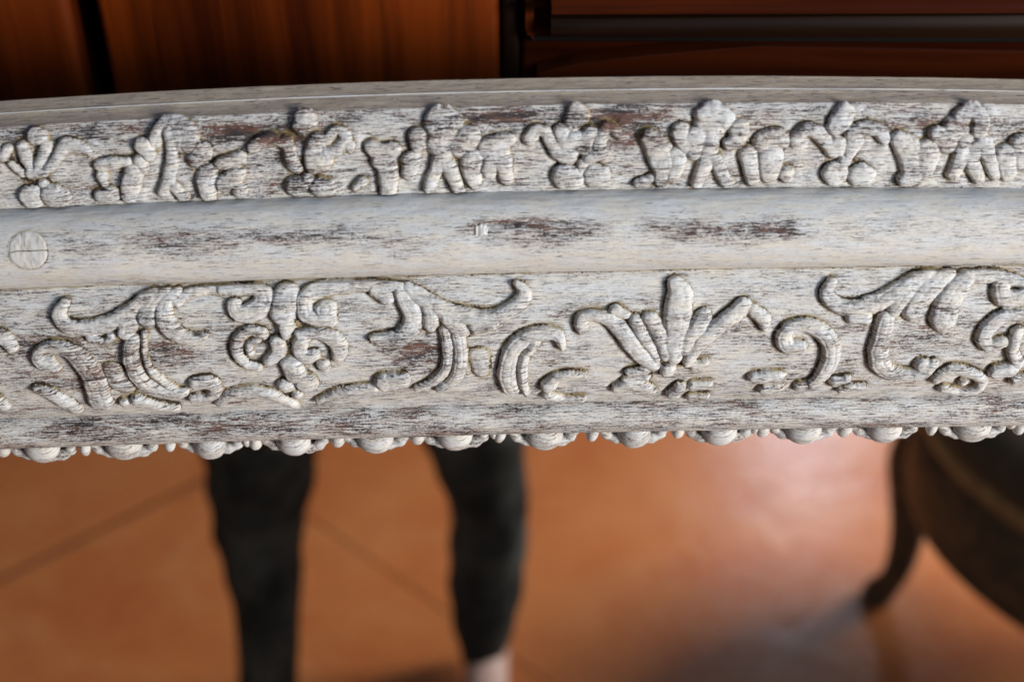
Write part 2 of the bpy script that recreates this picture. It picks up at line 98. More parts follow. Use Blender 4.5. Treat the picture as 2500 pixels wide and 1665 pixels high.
 ('carved_volute','lower',[(2.5,[(82.2,116.6,2.15),(85.7,116.8,2.87),(90.2,116.8,2.87)]),(2.14,[(86.6,122.6,2.39),(91.3,121.7,1.91)]),(1.96,[(98.4,121.4,2.15),(104,120.1,1.67)]),(2.21,[(110.1,119.3,2.48),(113.9,118.2,1.81)])]),
 ('carved_wave','lower',[(1.85,[(112.7,123.6,1.53),(116.5,122.6,2.01),(120.5,122.3,1.43)])]),
 ('carved_acanthus','lower',[(2.5,[(105.2,81.4,1.81),(103.6,84.6,2.39),(105.5,88,2.63),(109.9,89.8,2.87),(115.9,89.9,2.87),(121.8,88.2,2.67),(126.7,84.9,2.29),(131.3,81.2,2.01),(136.8,78.9,1.53)]),(1.5,[(116.3,87.2,1.05),(122.2,85.2,1.15),(127.6,82,1.15),(132.7,79.2,0.86)]),(2.5,[(125.9,90.9,2.63),(128.5,86.6,2.87),(132.6,82,2.87),(137.6,79.3,2.15)]),(3.14,[(132.2,91.2,3.58),(134.4,86.9,3.72),(138.8,82.2,3.34),(143.5,79.3,2.29)]),(3.4,[(142.4,94,4.54),(143.1,89.1,4.2),(145.3,84.6,3.82),(149,80.6,2.77)]),(2.14,[(112.4,93.4,2.15),(116.7,93.6,2.39)]),(2.14,[(148.8,80,2.39),(157,79.8,2.29),(163.4,80.9,2.15),(168.1,82.3,1.67)])]),
 ('carved_stem','lower',[(2.86,[(123.5,93.9,2.87),(122.8,99.4,3.1),(122.3,105.3,3.34),(123.6,110.9,3.34),(127.4,115.1,3.1),(132.9,116.3,2.39),(138.6,116,2.48),(141.7,111.9,2.29)]),(2.5,[(138.3,112.1,2.87)])]),
 ('carved_scroll','lower',[(2.79,[(160.3,83.4,2.87),(161.5,86.9,3.25),(165.8,87.4,2.87),(168.6,85.7,2.39)])]),
 ('carved_volute','lower',[(2.43,[(170.9,93.6,2.39),(166.5,93.1,2.48),(161.9,94,2.63),(158.1,97.7,2.77),(156.9,101.9,2.63),(159.7,104.8,2.15),(163.3,103,2.15)]),(2.07,[(168,99.3,2.29),(167.5,106.2,2.15),(170.3,111.6,2.29)])]),
 ('carved_volute','lower',[(2.14,[(144.5,118.5,2.29),(148.1,114.6,2.39),(154.4,115.4,2.39),(159.8,119.2,2.15),(159.3,124.4,2.01),(153.4,125.5,1.91),(147.5,123.8,1.67)]),(1.78,[(153.9,120.3,1.91)])]),
 ('carved_leaf','lower',[(2.68,[(164,115.1,3.1),(168.1,114,2.96)]),(2.32,[(171.7,119.2,2.63),(175.8,117.9,2.39)])]),
]

# ------------------------------------------------------------------ node helpers and materials
def new_mat(name):
    m = bpy.data.materials.new(name); m.use_nodes = True
    nt = m.node_tree; b = nt.nodes['Principled BSDF']
    return m, nt, b
def node(nt, t, **kw):
    n = nt.nodes.new(t)
    for k, v in kw.items():
        if k.startswith('i_'):
            n.inputs[k[2:].replace('_', ' ')].default_value = v
        else: setattr(n, k, v)
    return n
def math_n(nt, op, a, b=None, c=None, clamp=False):
    n = nt.nodes.new('ShaderNodeMath'); n.operation = op; n.use_clamp = clamp
    for i, v in enumerate((a, b, c)):
        if v is None: continue
        if isinstance(v, (int, float)): n.inputs[i].default_value = v
        else: nt.links.new(v, n.inputs[i])
    return n.outputs[0]
def mix_c(nt, f, a, b):
    n = nt.nodes.new('ShaderNodeMix'); n.data_type = 'RGBA'
    for s, v in ((n.inputs[0], f), (n.inputs[6], a), (n.inputs[7], b)):
        if isinstance(v, (int, float)): s.default_value = v
        elif isinstance(v, tuple): s.default_value = (*v, 1)
        else: nt.links.new(v, s)
    return n.outputs[2]
def scaled(nt, vec, sx, sy, sz=1.0):
    n = nt.nodes.new('ShaderNodeMapping'); n.inputs['Scale'].default_value = (sx, sy, sz)
    nt.links.new(vec, n.inputs['Vector']); return n.outputs[0]
def noise(nt, vec, scale=1.0, detail=3.0, rough=0.55, dist=0.0):
    n = nt.nodes.new('ShaderNodeTexNoise')
    n.inputs['Scale'].default_value = scale; n.inputs['Detail'].default_value = detail
    n.inputs['Roughness'].default_value = rough; n.inputs['Distortion'].default_value = dist
    nt.links.new(vec, n.inputs['Vector']); return n.outputs['Fac']
def step(nt, v, lo, hi):
    n = nt.nodes.new('ShaderNodeMapRange'); n.interpolation_type = 'SMOOTHSTEP'
    for i, x in ((0, v), (1, lo), (2, hi)):
        if isinstance(x, (int, float)): n.inputs[i].default_value = x
        else: nt.links.new(x, n.inputs[i])
    return n.outputs[0]

def limewash(tan=False):
    """Chalky white paint rubbed back along the grain of a dark brown carved rail.
    rail_uv = (millimetres along the rail, millimetres round its moulding); wear = how far the paint is gone there."""
    m, nt, b = new_mat('thin_tan_limewash' if tan else 'worn_white_limewash_on_brown_wood')
    uv = node(nt, 'ShaderNodeAttribute', attribute_name='rail_uv').outputs['Vector']
    wear = node(nt, 'ShaderNodeAttribute', attribute_name='wear').outputs['Fac']
    rec = node(nt, 'ShaderNodeAttribute', attribute_name='recess').outputs['Fac']
    g1 = noise(nt, scaled(nt, uv, .10, 1.5), 1, 4, .62, .15)      # long brush and grain streaks
    g2 = noise(nt, scaled(nt, uv, .34, 3.4), 1, 3, .6, .1)        # short dashes where pores broke the paint
    g3 = noise(nt, scaled(nt, uv, 1.1, 1.6), 1, 3, .65, .4)       # crumbly flakes
    pat = noise(nt, scaled(nt, uv, .045, .13), 1, 3, .55, .3)     # large areas rubbed more or less
    pat2 = noise(nt, scaled(nt, uv, .16, .42), 1, 2, .5, .3)
    pz = math_n(nt, 'ADD', math_n(nt, 'MULTIPLY', math_n(nt, 'SUBTRACT', pat, .5), .9),
                math_n(nt, 'MULTIPLY', math_n(nt, 'SUBTRACT', pat2, .5), .26))
    w = math_n(nt, 'ADD', wear, pz)                                # local wear
    fl = math_n(nt, 'ADD', math_n(nt, 'MULTIPLY', g1, .36), math_n(nt, 'ADD', math_n(nt, 'MULTIPLY', g2, .36), math_n(nt, 'MULTIPLY', g3, .28)))
    po = noise(nt, scaled(nt, uv, .15, 2.6), 1, 4, .66, .25)      # open pores: short dark dashes
    pore = step(nt, math_n(nt, 'ADD', po, math_n(nt, 'MULTIPLY', w, .13)), .598, .628)
    # bare streaks
    k = math_n(nt, 'ADD', fl, math_n(nt, 'MULTIPLY', w, .30))
    bare = step(nt, k, .622, .665)
    thin = step(nt, k, .525, .63)
    # wood showing in the crumbly crevices left by the brush, with their shade coloured in
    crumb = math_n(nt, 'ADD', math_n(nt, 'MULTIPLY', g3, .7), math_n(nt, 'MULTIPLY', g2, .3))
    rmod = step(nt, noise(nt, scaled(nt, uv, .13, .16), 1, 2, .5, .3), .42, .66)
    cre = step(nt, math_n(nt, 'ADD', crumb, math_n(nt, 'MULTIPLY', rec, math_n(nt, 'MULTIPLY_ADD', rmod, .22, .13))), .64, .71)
    # colours
    hue = noise(nt, scaled(nt, uv, .07, .3), 1, 2, .5)
    hue2 = noise(nt, scaled(nt, uv, .5, 2.6), 1, 2, .5)
    wood = mix_c(nt, step(nt, hue, .40, .62), (.034, .028, .028), (.17, .078, .055))
    wood = mix_c(nt, step(nt, hue2, .35, .75), wood, (.062, .043, .038))
    white = mix_c(nt, step(nt, hue, .35, .65), (.645, .645, .64), (.69, .64, .56))
    white = mix_c(nt, math_n(nt, 'MULTIPLY', step(nt, g1, .42, .66), .55), white, (.56, .53, .51))
    if tan: white = mix_c(nt, step(nt, g1, .4, .6), (.42, .345, .26), (.33, .265, .20))
    fine = noise(nt, scaled(nt, uv, .42, 2.7), 1, 4, .7, .1)
    white = mix_c(nt, math_n(nt, 'MULTIPLY', step(nt, fine, .50, .66), .55), white, (.42, .39, .385))
    c = mix_c(nt, math_n(nt, 'MULTIPLY', thin, .72), white, (.405, .37, .355))
    c = mix_c(nt, math_n(nt, 'MULTIPLY', pore, .9), c, (.055, .045, .043))
    fk = noise(nt, scaled(nt, uv, .75, 1.9), 1, 3, .7, .3)        # small chips and crumbs of missing paint
    fleck = step(nt, math_n(nt, 'ADD', fk, math_n(nt, 'MULTIPLY', w, .14)), .66, .70)
    c = mix_c(nt, math_n(nt, 'MULTIPLY', fleck, .85), c, wood)
    c = mix_c(nt, bare, c, wood)
    wax_shade = math_n(nt, 'MULTIPLY', step(nt, rec, .10, .75), math_n(nt, 'MULTIPLY_ADD', step(nt, pat2, .3, .6), .6, .36))
    c = mix_c(nt, wax_shade, c, (.31, .225, .105))                        # old wax left in the hollows, plus ochre shade put into the colour
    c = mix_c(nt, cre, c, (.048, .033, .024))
    nt.links.new(c, b.inputs['Base Color'])
    b.inputs['Roughness'].default_value = .62
    b.inputs['Specular IOR Level'].default_value = .25
    hgt = math_n(nt, 'SUBTRACT', math_n(nt, 'MULTIPLY', fine, .35), math_n(nt, 'MULTIPLY', math_n(nt, 'MAXIMUM', math_n(nt, 'MAXIMUM', bare, pore), cre), .9))
    hgt = math_n(nt, 'ADD', hgt, math_n(nt, 'MULTIPLY', g2, .4))
    bp = node(nt, 'ShaderNodeBump'); bp.inputs['Strength'].default_value = .4; bp.inputs['Distance'].default_value = .00015
    nt.links.new(hgt, bp.inputs['Height']); nt.links.new(bp.outputs[0], b.inputs['Normal'])
    return m

def wood_mat(name, dark, light, vertical=True, rough=.28, sc=1.0):
    m, nt, b = new_mat(name)
    co = node(nt, 'ShaderNodeTexCoord').outputs['Object']
    s = (90 * sc, 90 * sc, 5 * sc) if vertical else (5 * sc, 90 * sc, 90 * sc)
    v = scaled(nt, co, *s)
    g = noise(nt, v, .35, 4, .6, .6); f = noise(nt, v, 2.2, 2, .6, .2)
    c = mix_c(nt, step(nt, g, .33, .68), dark, light)
    c = mix_c(nt, math_n(nt, 'MULTIPLY', step(nt, f, .45, .75), .4), c, tuple(x * .45 for x in dark))
    nt.links.new(c, b.inputs['Base Color']); b.inputs['Roughness'].default_value = rough; b.inputs['Specular IOR Level'].default_value = .28
    bp = node(nt, 'ShaderNodeBump'); bp.inputs['Strength'].default_value = .3; bp.inputs['Distance'].default_value = .0006
    nt.links.new(f, bp.inputs['Height']); nt.links.new(bp.outputs[0], b.inputs['Normal'])
    return m
def plain(name, col, rough=.6, spec=.5, nscale=0, ncol=None):
    m, nt, b = new_mat(name)
    b.inputs['Roughness'].default_value = rough; b.inputs['Specular IOR Level'].default_value = spec
    if nscale:
        co = node(nt, 'ShaderNodeTexCoord').outputs['Object']
        f = noise(nt, co, nscale, 4, .6)
        nt.links.new(mix_c(nt, step(nt, f, .35, .65), col, ncol), b.inputs['Base Color'])
    else: b.inputs['Base Color'].default_value = (*col, 1)
    return m

M_LIME = limewash(); M_TAN = limewash(True)
M_DOOR = wood_mat('varnished_orange_brown_wood', (.065, .009, .001), (.29, .045, .0035), True, .42)
M_RED = wood_mat('varnished_red_brown_wood', (.055, .010, .003), (.17, .030, .006), False, .34)
M_DARK = wood_mat('dark_stained_moulding_wood', (.010, .005, .0025), (.035, .014, .007), False, .42)
M_CARC = plain('black_brown_inside_and_shade', (.008, .005, .004), .7)
M_BACK = plain('raw_mirror_backboard', (.16, .10, .06), .8, .3, 30, (.22, .15, .09))
def mirror_mat():
    m, nt, b = new_mat('silvered_mirror_glass')
    b.inputs['Metallic'].default_value = 1; b.inputs['Roughness'].default_value = 0.0
    b.inputs['Base Color'].default_value = (.90, .92, .90, 1)
    d = node(nt, 'ShaderNodeBsdfDiffuse'); d.inputs['Color'].default_value = (.62, .58, .55, 1)      # faint haze mixed in to lift the blacks of the reflection
    mx = node(nt, 'ShaderNodeMixShader'); mx.inputs[0].default_value = .004
    nt.links.new(b.outputs[0], mx.inputs[1]); nt.links.new(d.outputs[0], mx.inputs[2])
    nt.links.new(mx.outputs[0], nt.nodes['Material Output'].inputs['Surface']); return m
M_GLASS = mirror_mat()
def tile_mat():
    m, nt, b = new_mat('waxed_terracotta_floor_tile')
    tc = node(nt, 'ShaderNodeTexCoord'); geo = node(nt, 'ShaderNodeNewGeometry').outputs['Position']
    rnd = node(nt, 'ShaderNodeObjectInfo').outputs['Random']
    f = noise(nt, geo, 3.2, 5, .6, .5); f2 = noise(nt, geo, 26, 4, .6, .3); f3 = noise(nt, geo, 7, 3, .55, .8)
    c = mix_c(nt, step(nt, f, .3, .7), (.46, .120, .030), (.58, .195, .060))
    c = mix_c(nt, math_n(nt, 'MULTIPLY', step(nt, f3, .45, .75), .6), c, (.60, .235, .085))
    c = mix_c(nt, math_n(nt, 'MULTIPLY', step(nt, f2, .55, .8), .35), c, (.25, .075, .03))
    c = mix_c(nt, math_n(nt, 'MULTIPLY', rnd, .35), c, (.30, .085, .026))
    nt.links.new(c, b.inputs['Base Color'])
    r = math_n(nt, 'ADD', .20, math_n(nt, 'MULTIPLY', f2, .16)); nt.links.new(r, b.inputs['Roughness'])
    bp = node(nt, 'ShaderNodeBump'); bp.inputs['Strength'].default_value = .5; bp.inputs['Distance'].default_value = .003
    nt.links.new(math_n(nt, 'ADD', f3, math_n(nt, 'MULTIPLY', f2, .25)), bp.inputs['Height']); nt.links.new(bp.outputs[0], b.inputs['Normal'])
    return m
M_TILE = tile_mat()
M_GROUT = plain('brown_floor_grout', (.25, .070, .022), .6, .3, 3, (.16, .045, .016))
M_DENIM = plain('faded_black_trouser_cloth', (.004, .0048, .004), .85, .2, 11, (.055, .060, .055))
M_SKIN = plain('skin', (.72, .47, .40), .5, .4, 40, (.66, .41, .34))
M_SHIRT = plain('grey_shirt_cloth', (.16, .17, .19), .9, .2, 80, (.2, .21, .23))
M_HAIR = plain('dark_hair', (.03, .02, .015), .6, .4, 90, (.05, .03, .02))
M_CHAIR = wood_mat('dark_walnut_chair_wood', (.055, .031, .012), (.140, .078, .028), False, .5)
M_LEATHER = plain('dark_brown_leather', (.075, .045, .020), .6, .3, 25, (.050, .029, .013))
M_GILT = plain('worn_gilt_beading', (.46, .27, .09), .4, .5, 40, (.26, .14, .045))
M_WHITE = plain('white_leather', (.75, .74, .70), .5, .4, 40, (.66, .64, .6))

# ------------------------------------------------------------------ object helpers
def link(o, parent=None):
    COL.objects.link(o)
    if parent: o.parent = parent
    return o
def empty(name, label, cat, loc=(0, 0, 0), rot=(0, 0, 0), group=None):
    o = bpy.data.objects.new(name, None); link(o); o.location = loc; o.rotation_euler = rot
    o.empty_display_size = .05
    o['label'] = label; o['category'] = cat
    if group: o['group'] = group
    return o
def mesh_obj(name, verts, faces, mat, parent=None, smooth=True, attrs=None, loc=None):
    me = bpy.data.meshes.new(name)
    verts = np.asarray(verts, dtype=np.float32)
    if isinstance(faces, np.ndarray):
        nf, k = faces.shape
        me.vertices.add(len(verts)); me.vertices.foreach_set('co', verts.ravel())
        me.loops.add(nf * k); me.loops.foreach_set('vertex_index', faces.astype(np.int32).ravel())
        me.polygons.add(nf); me.polygons.foreach_set('loop_start', np.arange(0, nf * k, k, dtype=np.int32))
        me.update(calc_edges=True)
    else:
        me.from_pydata([tuple(map(float, v)) for v in verts], [], faces); me.update()
    if smooth: me.polygons.foreach_set('use_smooth', [True] * len(me.polygons))
    for an, (ty, data) in (attrs or {}).items():
        a = me.attributes.new(an, ty, 'POINT')
        a.data.foreach_set('vector' if ty == 'FLOAT_VECTOR' else 'value', np.asarray(data, dtype=np.float32).ravel())
    me.materials.append(mat)
    o = bpy.data.objects.new(name, me); link(o, parent)
    if loc is not None: o.location = loc
    return o
def bm_obj(name, bm, mat, parent=None, smooth=False, loc=None):
    me = bpy.data.meshes.new(name); bm.to_mesh(me); bm.free()
    if smooth: me.polygons.foreach_set('use_smooth', [True] * len(me.polygons))
    me.materials.append(mat)
    o = bpy.data.objects.new(name, me); link(o, parent)
    if loc is not None: o.location = loc
    return o
def box(name, lo, hi, mat, parent=None, bev=.002, seg=2):
    bm = bmesh.new(); bmesh.ops.create_cube(bm, size=1)
    c = [(a + b) / 2 for a, b in zip(lo, hi)]; s = [b - a for a, b in zip(lo, hi)]
    for v in bm.verts: v.co = Vector((v.co.x * s[0], v.co.y * s[1], v.co.z * s[2]))
    if bev: bmesh.ops.bevel(bm, geom=bm.edges[:], offset=min(bev, min(s) * .4), segments=seg, affect='EDGES', profile=.5)
    return bm_obj(name, bm, mat, parent, bool(bev), c)
def extrude_profile(name, prof, x0, x1, mat, parent=None):
    """profile of (y, z) points swept straight along x, closed and capped"""
    n = len(prof); v = [(x0, y, z) for y, z in prof] + [(x1, y, z) for y, z in prof]
    f = [(i, (i + 1) % n, n + (i + 1) % n, n + i) for i in range(n)] + [tuple(range(n))[::-1], tuple(range(n, 2 * n))]
    return mesh_obj(name, v, f, mat, parent, False)
def tube(path, radii, n=16, cap=True, sq=1.0):
    """one closed tube lofted along a path, rings kept horizontal-ish to the local tangent"""
    path = [Vector(p) for p in path]; vs, fs = [], []
    for i, p in enumerate(path):
        t = (path[min(i + 1, len(path) - 1)] - path[max(i - 1, 0)]).normalized()
        a = Vector((0, 1, 0)) if abs(t.y) < .8 else Vector((0, 0, 1))
        u = a.cross(t).normalized(); w = t.cross(u)
        r = radii[i]; rx, ry = (r, r * sq) if not isinstance(r, tuple) else r
        for k in range(n):
            an = 2 * math.pi * k / n
            vs.append(p + u * math.cos(an) * rx + w * math.sin(an) * ry)
    for i in range(len(path) - 1):
        for k in range(n):
            a, b = i * n + k, i * n + (k + 1) % n
            fs.append((a, b, b + n, a + n))
    if cap:
        fs.append(tuple(range(n))[::-1]); fs.append(tuple(range((len(path) - 1) * n, len(path) * n)))
    return vs, fs
def smooth_path(pts, n=6):
    """Catmull-Rom resampling of (x,y,z,r...) tuples"""
    P = [np.array(p, float) for p in pts]; out = []
    for i in range(len(P) - 1):
        p0, p1, p2, p3 = P[max(i - 1, 0)], P[i], P[i + 1], P[min(i + 2, len(P) - 1)]
        for k in range(n):
            t = k / n
            out.append(.5 * (2 * p1 + (p2 - p0) * t + (2 * p0 - 5 * p1 + 4 * p2 - p3) * t * t + (3 * p1 - p0 - 3 * p2 + p3) * t ** 3))
    out.append(P[-1]); return out
def vnoise(x, y, seed=0):
    """smooth value noise on numpy arrays, 0..1"""
    xi = np.floor(x).astype(np.int64); yi = np.floor(y).astype(np.int64); xf = x - xi; yf = y - yi
    def h(a, b):
        n = (a * 374761393 + b * 668265263 + seed * 974634777) & 0xffffffff
        n = ((n ^ (n >> 13)) * 1274126177) & 0xffffffff
        return ((n ^ (n >> 16)) & 0xffff) / 65535.0
    sx = xf * xf * (3 - 2 * xf); sy = yf * yf * (3 - 2 * yf)
    return (h(xi, yi) * (1 - sx) + h(xi + 1, yi) * sx) * (1 - sy) + (h(xi, yi + 1) * (1 - sx) + h(xi + 1, yi + 1) * sx) * sy

# ================================================================== THE CARVED MIRROR
mirror = empty('carved_mirror', 'large mirror with a carved whitewashed wooden frame, leaning against the brown cabinet', 'mirror',
               (0, 0, 0), (-LEAN, 0, 0))
PH = np.array(PROFILE_H); PZ = np.array(PROFILE_Z)
SS = np.concatenate([[0], np.cumsum(np.hypot(np.diff(PH), np.diff(PZ)))])
SS *= BREAKS[-1] / SS[-1]
AA = np.array(ARC_A); BB = np.array(ARC_B)
tang = np.stack([np.gradient(PH, SS), np.gradient(PZ, SS)], 1); tang /= np.linalg.norm(tang, axis=1)[:, None] + 1e-9
NH, NZ = -tang[:, 1], tang[:, 0]
def sheet(u, s, h, sharp=None):
    """rail surface: u mm along, s mm round the moulding, h mm proud of it -> mirror-local metres"""
    lo, hi = (sharp if sharp else (SS[0], SS[-1]))
    sc = np.clip(s, lo + 1e-3, hi - 1e-3)
    nh = np.interp(sc, SS, NH); nz = np.interp(sc, SS, NZ)
    ph = np.interp(s, SS, PH); pz = np.interp(s, SS, PZ)
    xi = np.clip(u / 180, -2.2, 2.2)
    dz = np.interp(s, SS, AA) * xi + np.interp(s, SS, BB) * np.minimum(xi * xi, 1.6 + .4 * abs(xi))
    return np.stack([u, -(ph + h * nh), ORG * 1000 + pz + h * nz + dz], -1) * .001
def carve(u, s):
    """unevenness of the hand-planed, scraped rail, mm"""
    d = (vnoise(u * .03, s * .12, 1) - .5) * .55 + (vnoise(u * .11, s * .3, 2) - .5) * .28
    d += (vnoise(u * .09, s * 1.3, 3) - .5) * .16 + (vnoise(u * .45, s * 1.1, 4) - .5) * .10
    return d
NAMES = ['outer_edge_back', 'step', 'outer_edge', 'upper', 'torus', 'lower', 'fillet']
RNG = {n: (BREAKS[i], BREAKS[i + 1]) for i, n in enumerate(NAMES)}

# strokes of all carvings of a band: distance field used for the paint left or missing and the shade coloured in round them
def stroke_field(u, s, pts):
    """normalised distance q (1 on the outline), clearance (mm) and side (0 on the cut side, 1 on the side eased into the ground)"""
    best = np.full(u.shape, 1e3); clear = np.full(u.shape, 1e3); nd = np.zeros(u.shape)
    if len(pts) == 1: pts = [pts[0], (pts[0][0] + .01, pts[0][1], pts[0][2])]
    for (x0, y0, r0), (x1, y1, r1) in zip(pts[:-1], pts[1:]):
        dx, dy = x1 - x0, y1 - y0; L2 = dx * dx + dy * dy + 1e-9
        t = np.clip(((u - x0) * dx + (s - y0) * dy) / L2, 0, 1)
        ex, ey = u - x0 - t * dx, s - y0 - t * dy
        d = np.hypot(ex, ey); r = r0 + (r1 - r0) * t
        m = d - r < clear
        nd = np.where(m, (ex * .86 + ey * .51) / (d + .25), nd)
        best = np.minimum(best, d / r); clear = np.minimum(clear, d - r)
    side = np.clip((nd + .35) / 1.0, 0, 1); side = side * side * (3 - 2 * side)
    return best, clear, side
def refine(pts):
    if len(pts) < 3: return pts
    return [tuple(p) for p in smooth_path(pts, 4)]
CARV = []
for name, band, strokes in CARVINGS:
    CARV.append((name, band, [(H, refine(p)) for H, p in strokes]))
# the same ornament runs on past both ends of the part in view
extra = []
for name, band, strokes in CARV:
    cx = np.mean([p[0] for H, pts in strokes for p in pts])
    for sh in (-366, 366):
        if 176 < abs(cx + sh) < 300:
            extra.append((name, band, [(H, [(x + sh, y, r) for x, y, r in pts]) for H, pts in strokes]))
ALL = CARV + extra

WEAR = {'outer_edge_back': .0, 'step': -.25, 'outer_edge': .12, 'upper': .30, 'torus': .02, 'lower': .24, 'fillet': .37}  # the fillet's high value also paints in the grey of its shade
# rubbed spots: u, s offset inside the band, half sizes, strength (mm)
SPOTS = [('torus', -118, 17, 30, 5, .66), ('torus', -72, 15.5, 28, 4, .5), ('torus', -40, 19, 22, 4, .28), ('torus', -140, 13, 22, 3, .2), ('torus', 2, 13.5, 17, 2.0, .85), ('torus', 10, 17, 16, 4, .38),
         ('torus', -9, 19.5, 3, 2.5, .55), ('torus', 24, 18, 14, 3.5, .40), ('torus', 47, 16, 10, 3, .32), ('torus', 62, 18, 9, 4, .55), ('torus', 86, 17.5, 16, 4.5, .62), ('torus', 35, 17, 30, 5, .3),
         ('torus', 97, 17, 4, 4, .45), ('torus', 120, 18, 12, 2, .22), ('torus', -60, 31, 40, 2, .12), ('torus', -150, 33, 30, 2.5, .28),
         ('upper', -142, 4, 40, 3, .25), ('upper', -92, 6, 20, 4, .38), ('upper', -78, 7, 14, 3, .45), ('upper', -5, 3.5, 22, 3, .50), ('upper', 34, 4, 16, 4, .42),
         ('upper', 45, 8, 10, 5, .25), ('upper', 110, 8, 25, 4, .16), ('upper', 140, 7, 20, 4, .14), ('upper', -78, 22, 16, 5, .30), ('upper', -82, 14, 6, 3, .3),
         ('lower', -165, 20, 18, 8, .30), ('lower', -120, 24, 30, 7, .22), ('lower', -35, 25, 18, 5, .34), ('lower', -25, 33, 20, 4, .26), ('lower', -150, 36, 25, 8, .15),
         ('lower', 140, 25, 20, 8, .16), ('lower', 90, 42, 30, 6, .10), ('lower', 0, 4, 60, 2.5, -.10), ('lower', 60, 6, 50, 4, -.16),
         ('fillet', -150, 7, 30, 7, .04), ('fillet', -60, 9, 40, 6, .05), ('fillet', 10, 5, 30, 3, -.1), ('fillet', 120, 7, 60, 6, -.12)]
def wear_at(band, u, s):
    w = np.full(u.shape, WEAR[band]); a, b = RNG[band]
    for bn, x, so, rx, ry, k in SPOTS:
        x, rx = (x * .91, rx * .91) if bn in ('torus', 'upper') else (x * .96, rx * .96)
        if bn == band: w += k * (.48 if bn == 'torus' else .75) * np.exp(-(((u - x) / rx) ** 2 + ((s - a - so) / ry) ** 2))
    if band == 'torus':
        w += .10 * np.exp(-((s - a - 16.5) / 5) ** 2) * (.6 + .8 * vnoise(u * .03, s * .0, 17)) + .16 * np.exp(-((s - a - 36.4) / 1.0) ** 2) - .25 * np.exp(-((s - a - 5) / 6) ** 2) - .12 * np.exp(-((s - a - 29) / 4) ** 2)
    return w
def u_axis(step):
    mid = np.arange(-186, 186 + step / 2, step)
    left = np.arange(-420, -186, 3.0); right = np.arange(189, 421, 3.0)
    return np.concatenate([left, mid, right])
def grid_faces(nu, ns):
    i, j = np.meshgrid(np.arange(nu - 1), np.arange(ns - 1), indexing='ij')
    a = i * ns + j
    return np.stack([a, a + 1, a + ns + 1, a + ns], -1).reshape(-1, 4)
def rail_part(name, band, ustep, sstep, extra_end=0):
    a, b = RNG[band]
    ua = u_axis(ustep); n = max(3, int(round((b - a) / sstep)) + 1); sa = np.linspace(a, b, n)
    u, s = np.meshgrid(ua, sa, indexing='ij')
    edge = np.minimum(s - a, b - s); fade = np.clip(edge / 1.2, 0, 1)
    d = carve(u, s) * (.35 + .65 * fade)
    rec = np.zeros_like(u); mound = np.zeros_like(u); pocket = np.zeros_like(u); groove = np.zeros_like(u)
    if band in ('upper', 'lower'):
        for cn, cb, strokes in ALL:
            if cb != band: continue
            xs = [p[0] for H, pts in strokes for p in pts]
            cols = np.where((ua > min(xs) - 16) & (ua < max(xs) + 16))[0]
            if not len(cols): continue
            sl = slice(cols[0], cols[-1] + 1)
            for H, pts in strokes:
                q, c, side = stroke_field(u[sl], s[sl], pts)
                cp = np.maximum(c, 0); Hs = min(1, H / 2.0)
                rec[sl] = np.maximum(rec[sl], np.exp(-cp / .95) * Hs * (1 - .6 * side))  # stronger on the shaded cut side, so shade joins the crevice colour
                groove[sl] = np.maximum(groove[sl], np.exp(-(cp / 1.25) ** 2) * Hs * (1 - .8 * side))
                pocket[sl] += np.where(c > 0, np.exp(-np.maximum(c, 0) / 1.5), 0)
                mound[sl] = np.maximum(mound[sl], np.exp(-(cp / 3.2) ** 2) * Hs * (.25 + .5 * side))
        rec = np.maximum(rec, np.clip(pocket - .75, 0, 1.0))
        d = d + (.85 if band == 'upper' else .45) * mound - .62 * groove
        if band == 'upper': d = d + ((vnoise(u * .14, s * .16, 91) - .5) * 1.1 + (vnoise(u * .4, s * .3, 92) - .5) * .5) * fade * np.clip(mound * 2, .25, 1)                # the ground swells towards the ornament and is nicked round it
    if band == 'torus':
        rec = np.maximum(rec, .75 * (np.abs(s - PLUG[1] - .1) < .5) * (np.abs(u - PLUG[0]) < PLUG[2] + .3))
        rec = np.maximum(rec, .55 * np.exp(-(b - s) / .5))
        rec = np.maximum(rec, .8 * np.exp(-np.abs(np.hypot((u - PLUG[0]), (s - PLUG[1])) - PLUG[2] - .15) / .25))
        dd = np.exp(-(((u + 9.5) / 3.2) ** 2 + ((s - a - 16) / 2.0) ** 2)); d = d - .5 * dd
        d = d - .6 * np.exp(-(((u - 3) / 12) ** 2 + ((s - a - 13.6) / .7) ** 2))
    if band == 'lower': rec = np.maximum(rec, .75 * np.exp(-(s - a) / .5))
    P = sheet(u, s, d, (a, b)).reshape(-1, 3)
    uv = np.stack([u, s, np.zeros_like(u)], -1).reshape(-1, 3)
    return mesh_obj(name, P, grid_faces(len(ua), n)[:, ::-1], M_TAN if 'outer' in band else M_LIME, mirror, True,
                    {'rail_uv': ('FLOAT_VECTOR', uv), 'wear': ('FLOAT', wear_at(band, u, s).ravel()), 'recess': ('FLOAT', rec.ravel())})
PLUG = (-156.5, RNG['torus'][0] + 17.6, 6.6)
part = {}
part['outer_edge_back'] = rail_part('outer_edge', 'outer_edge_back', .8, .45)
part['step'] = rail_part('edge_bead', 'step', .8, .12)
part['outer_edge'] = rail_part('edge_slope', 'outer_edge', .7, .4)
part['upper'] = rail_part('upper_carved_band', 'upper', .42, .42)
part['torus'] = rail_part('half_round_moulding', 'torus', .5, .45)
part['lower'] = rail_part('lower_carved_band', 'lower', .42, .42)
part['fillet'] = rail_part('inner_lip', 'fillet', .6, .4)

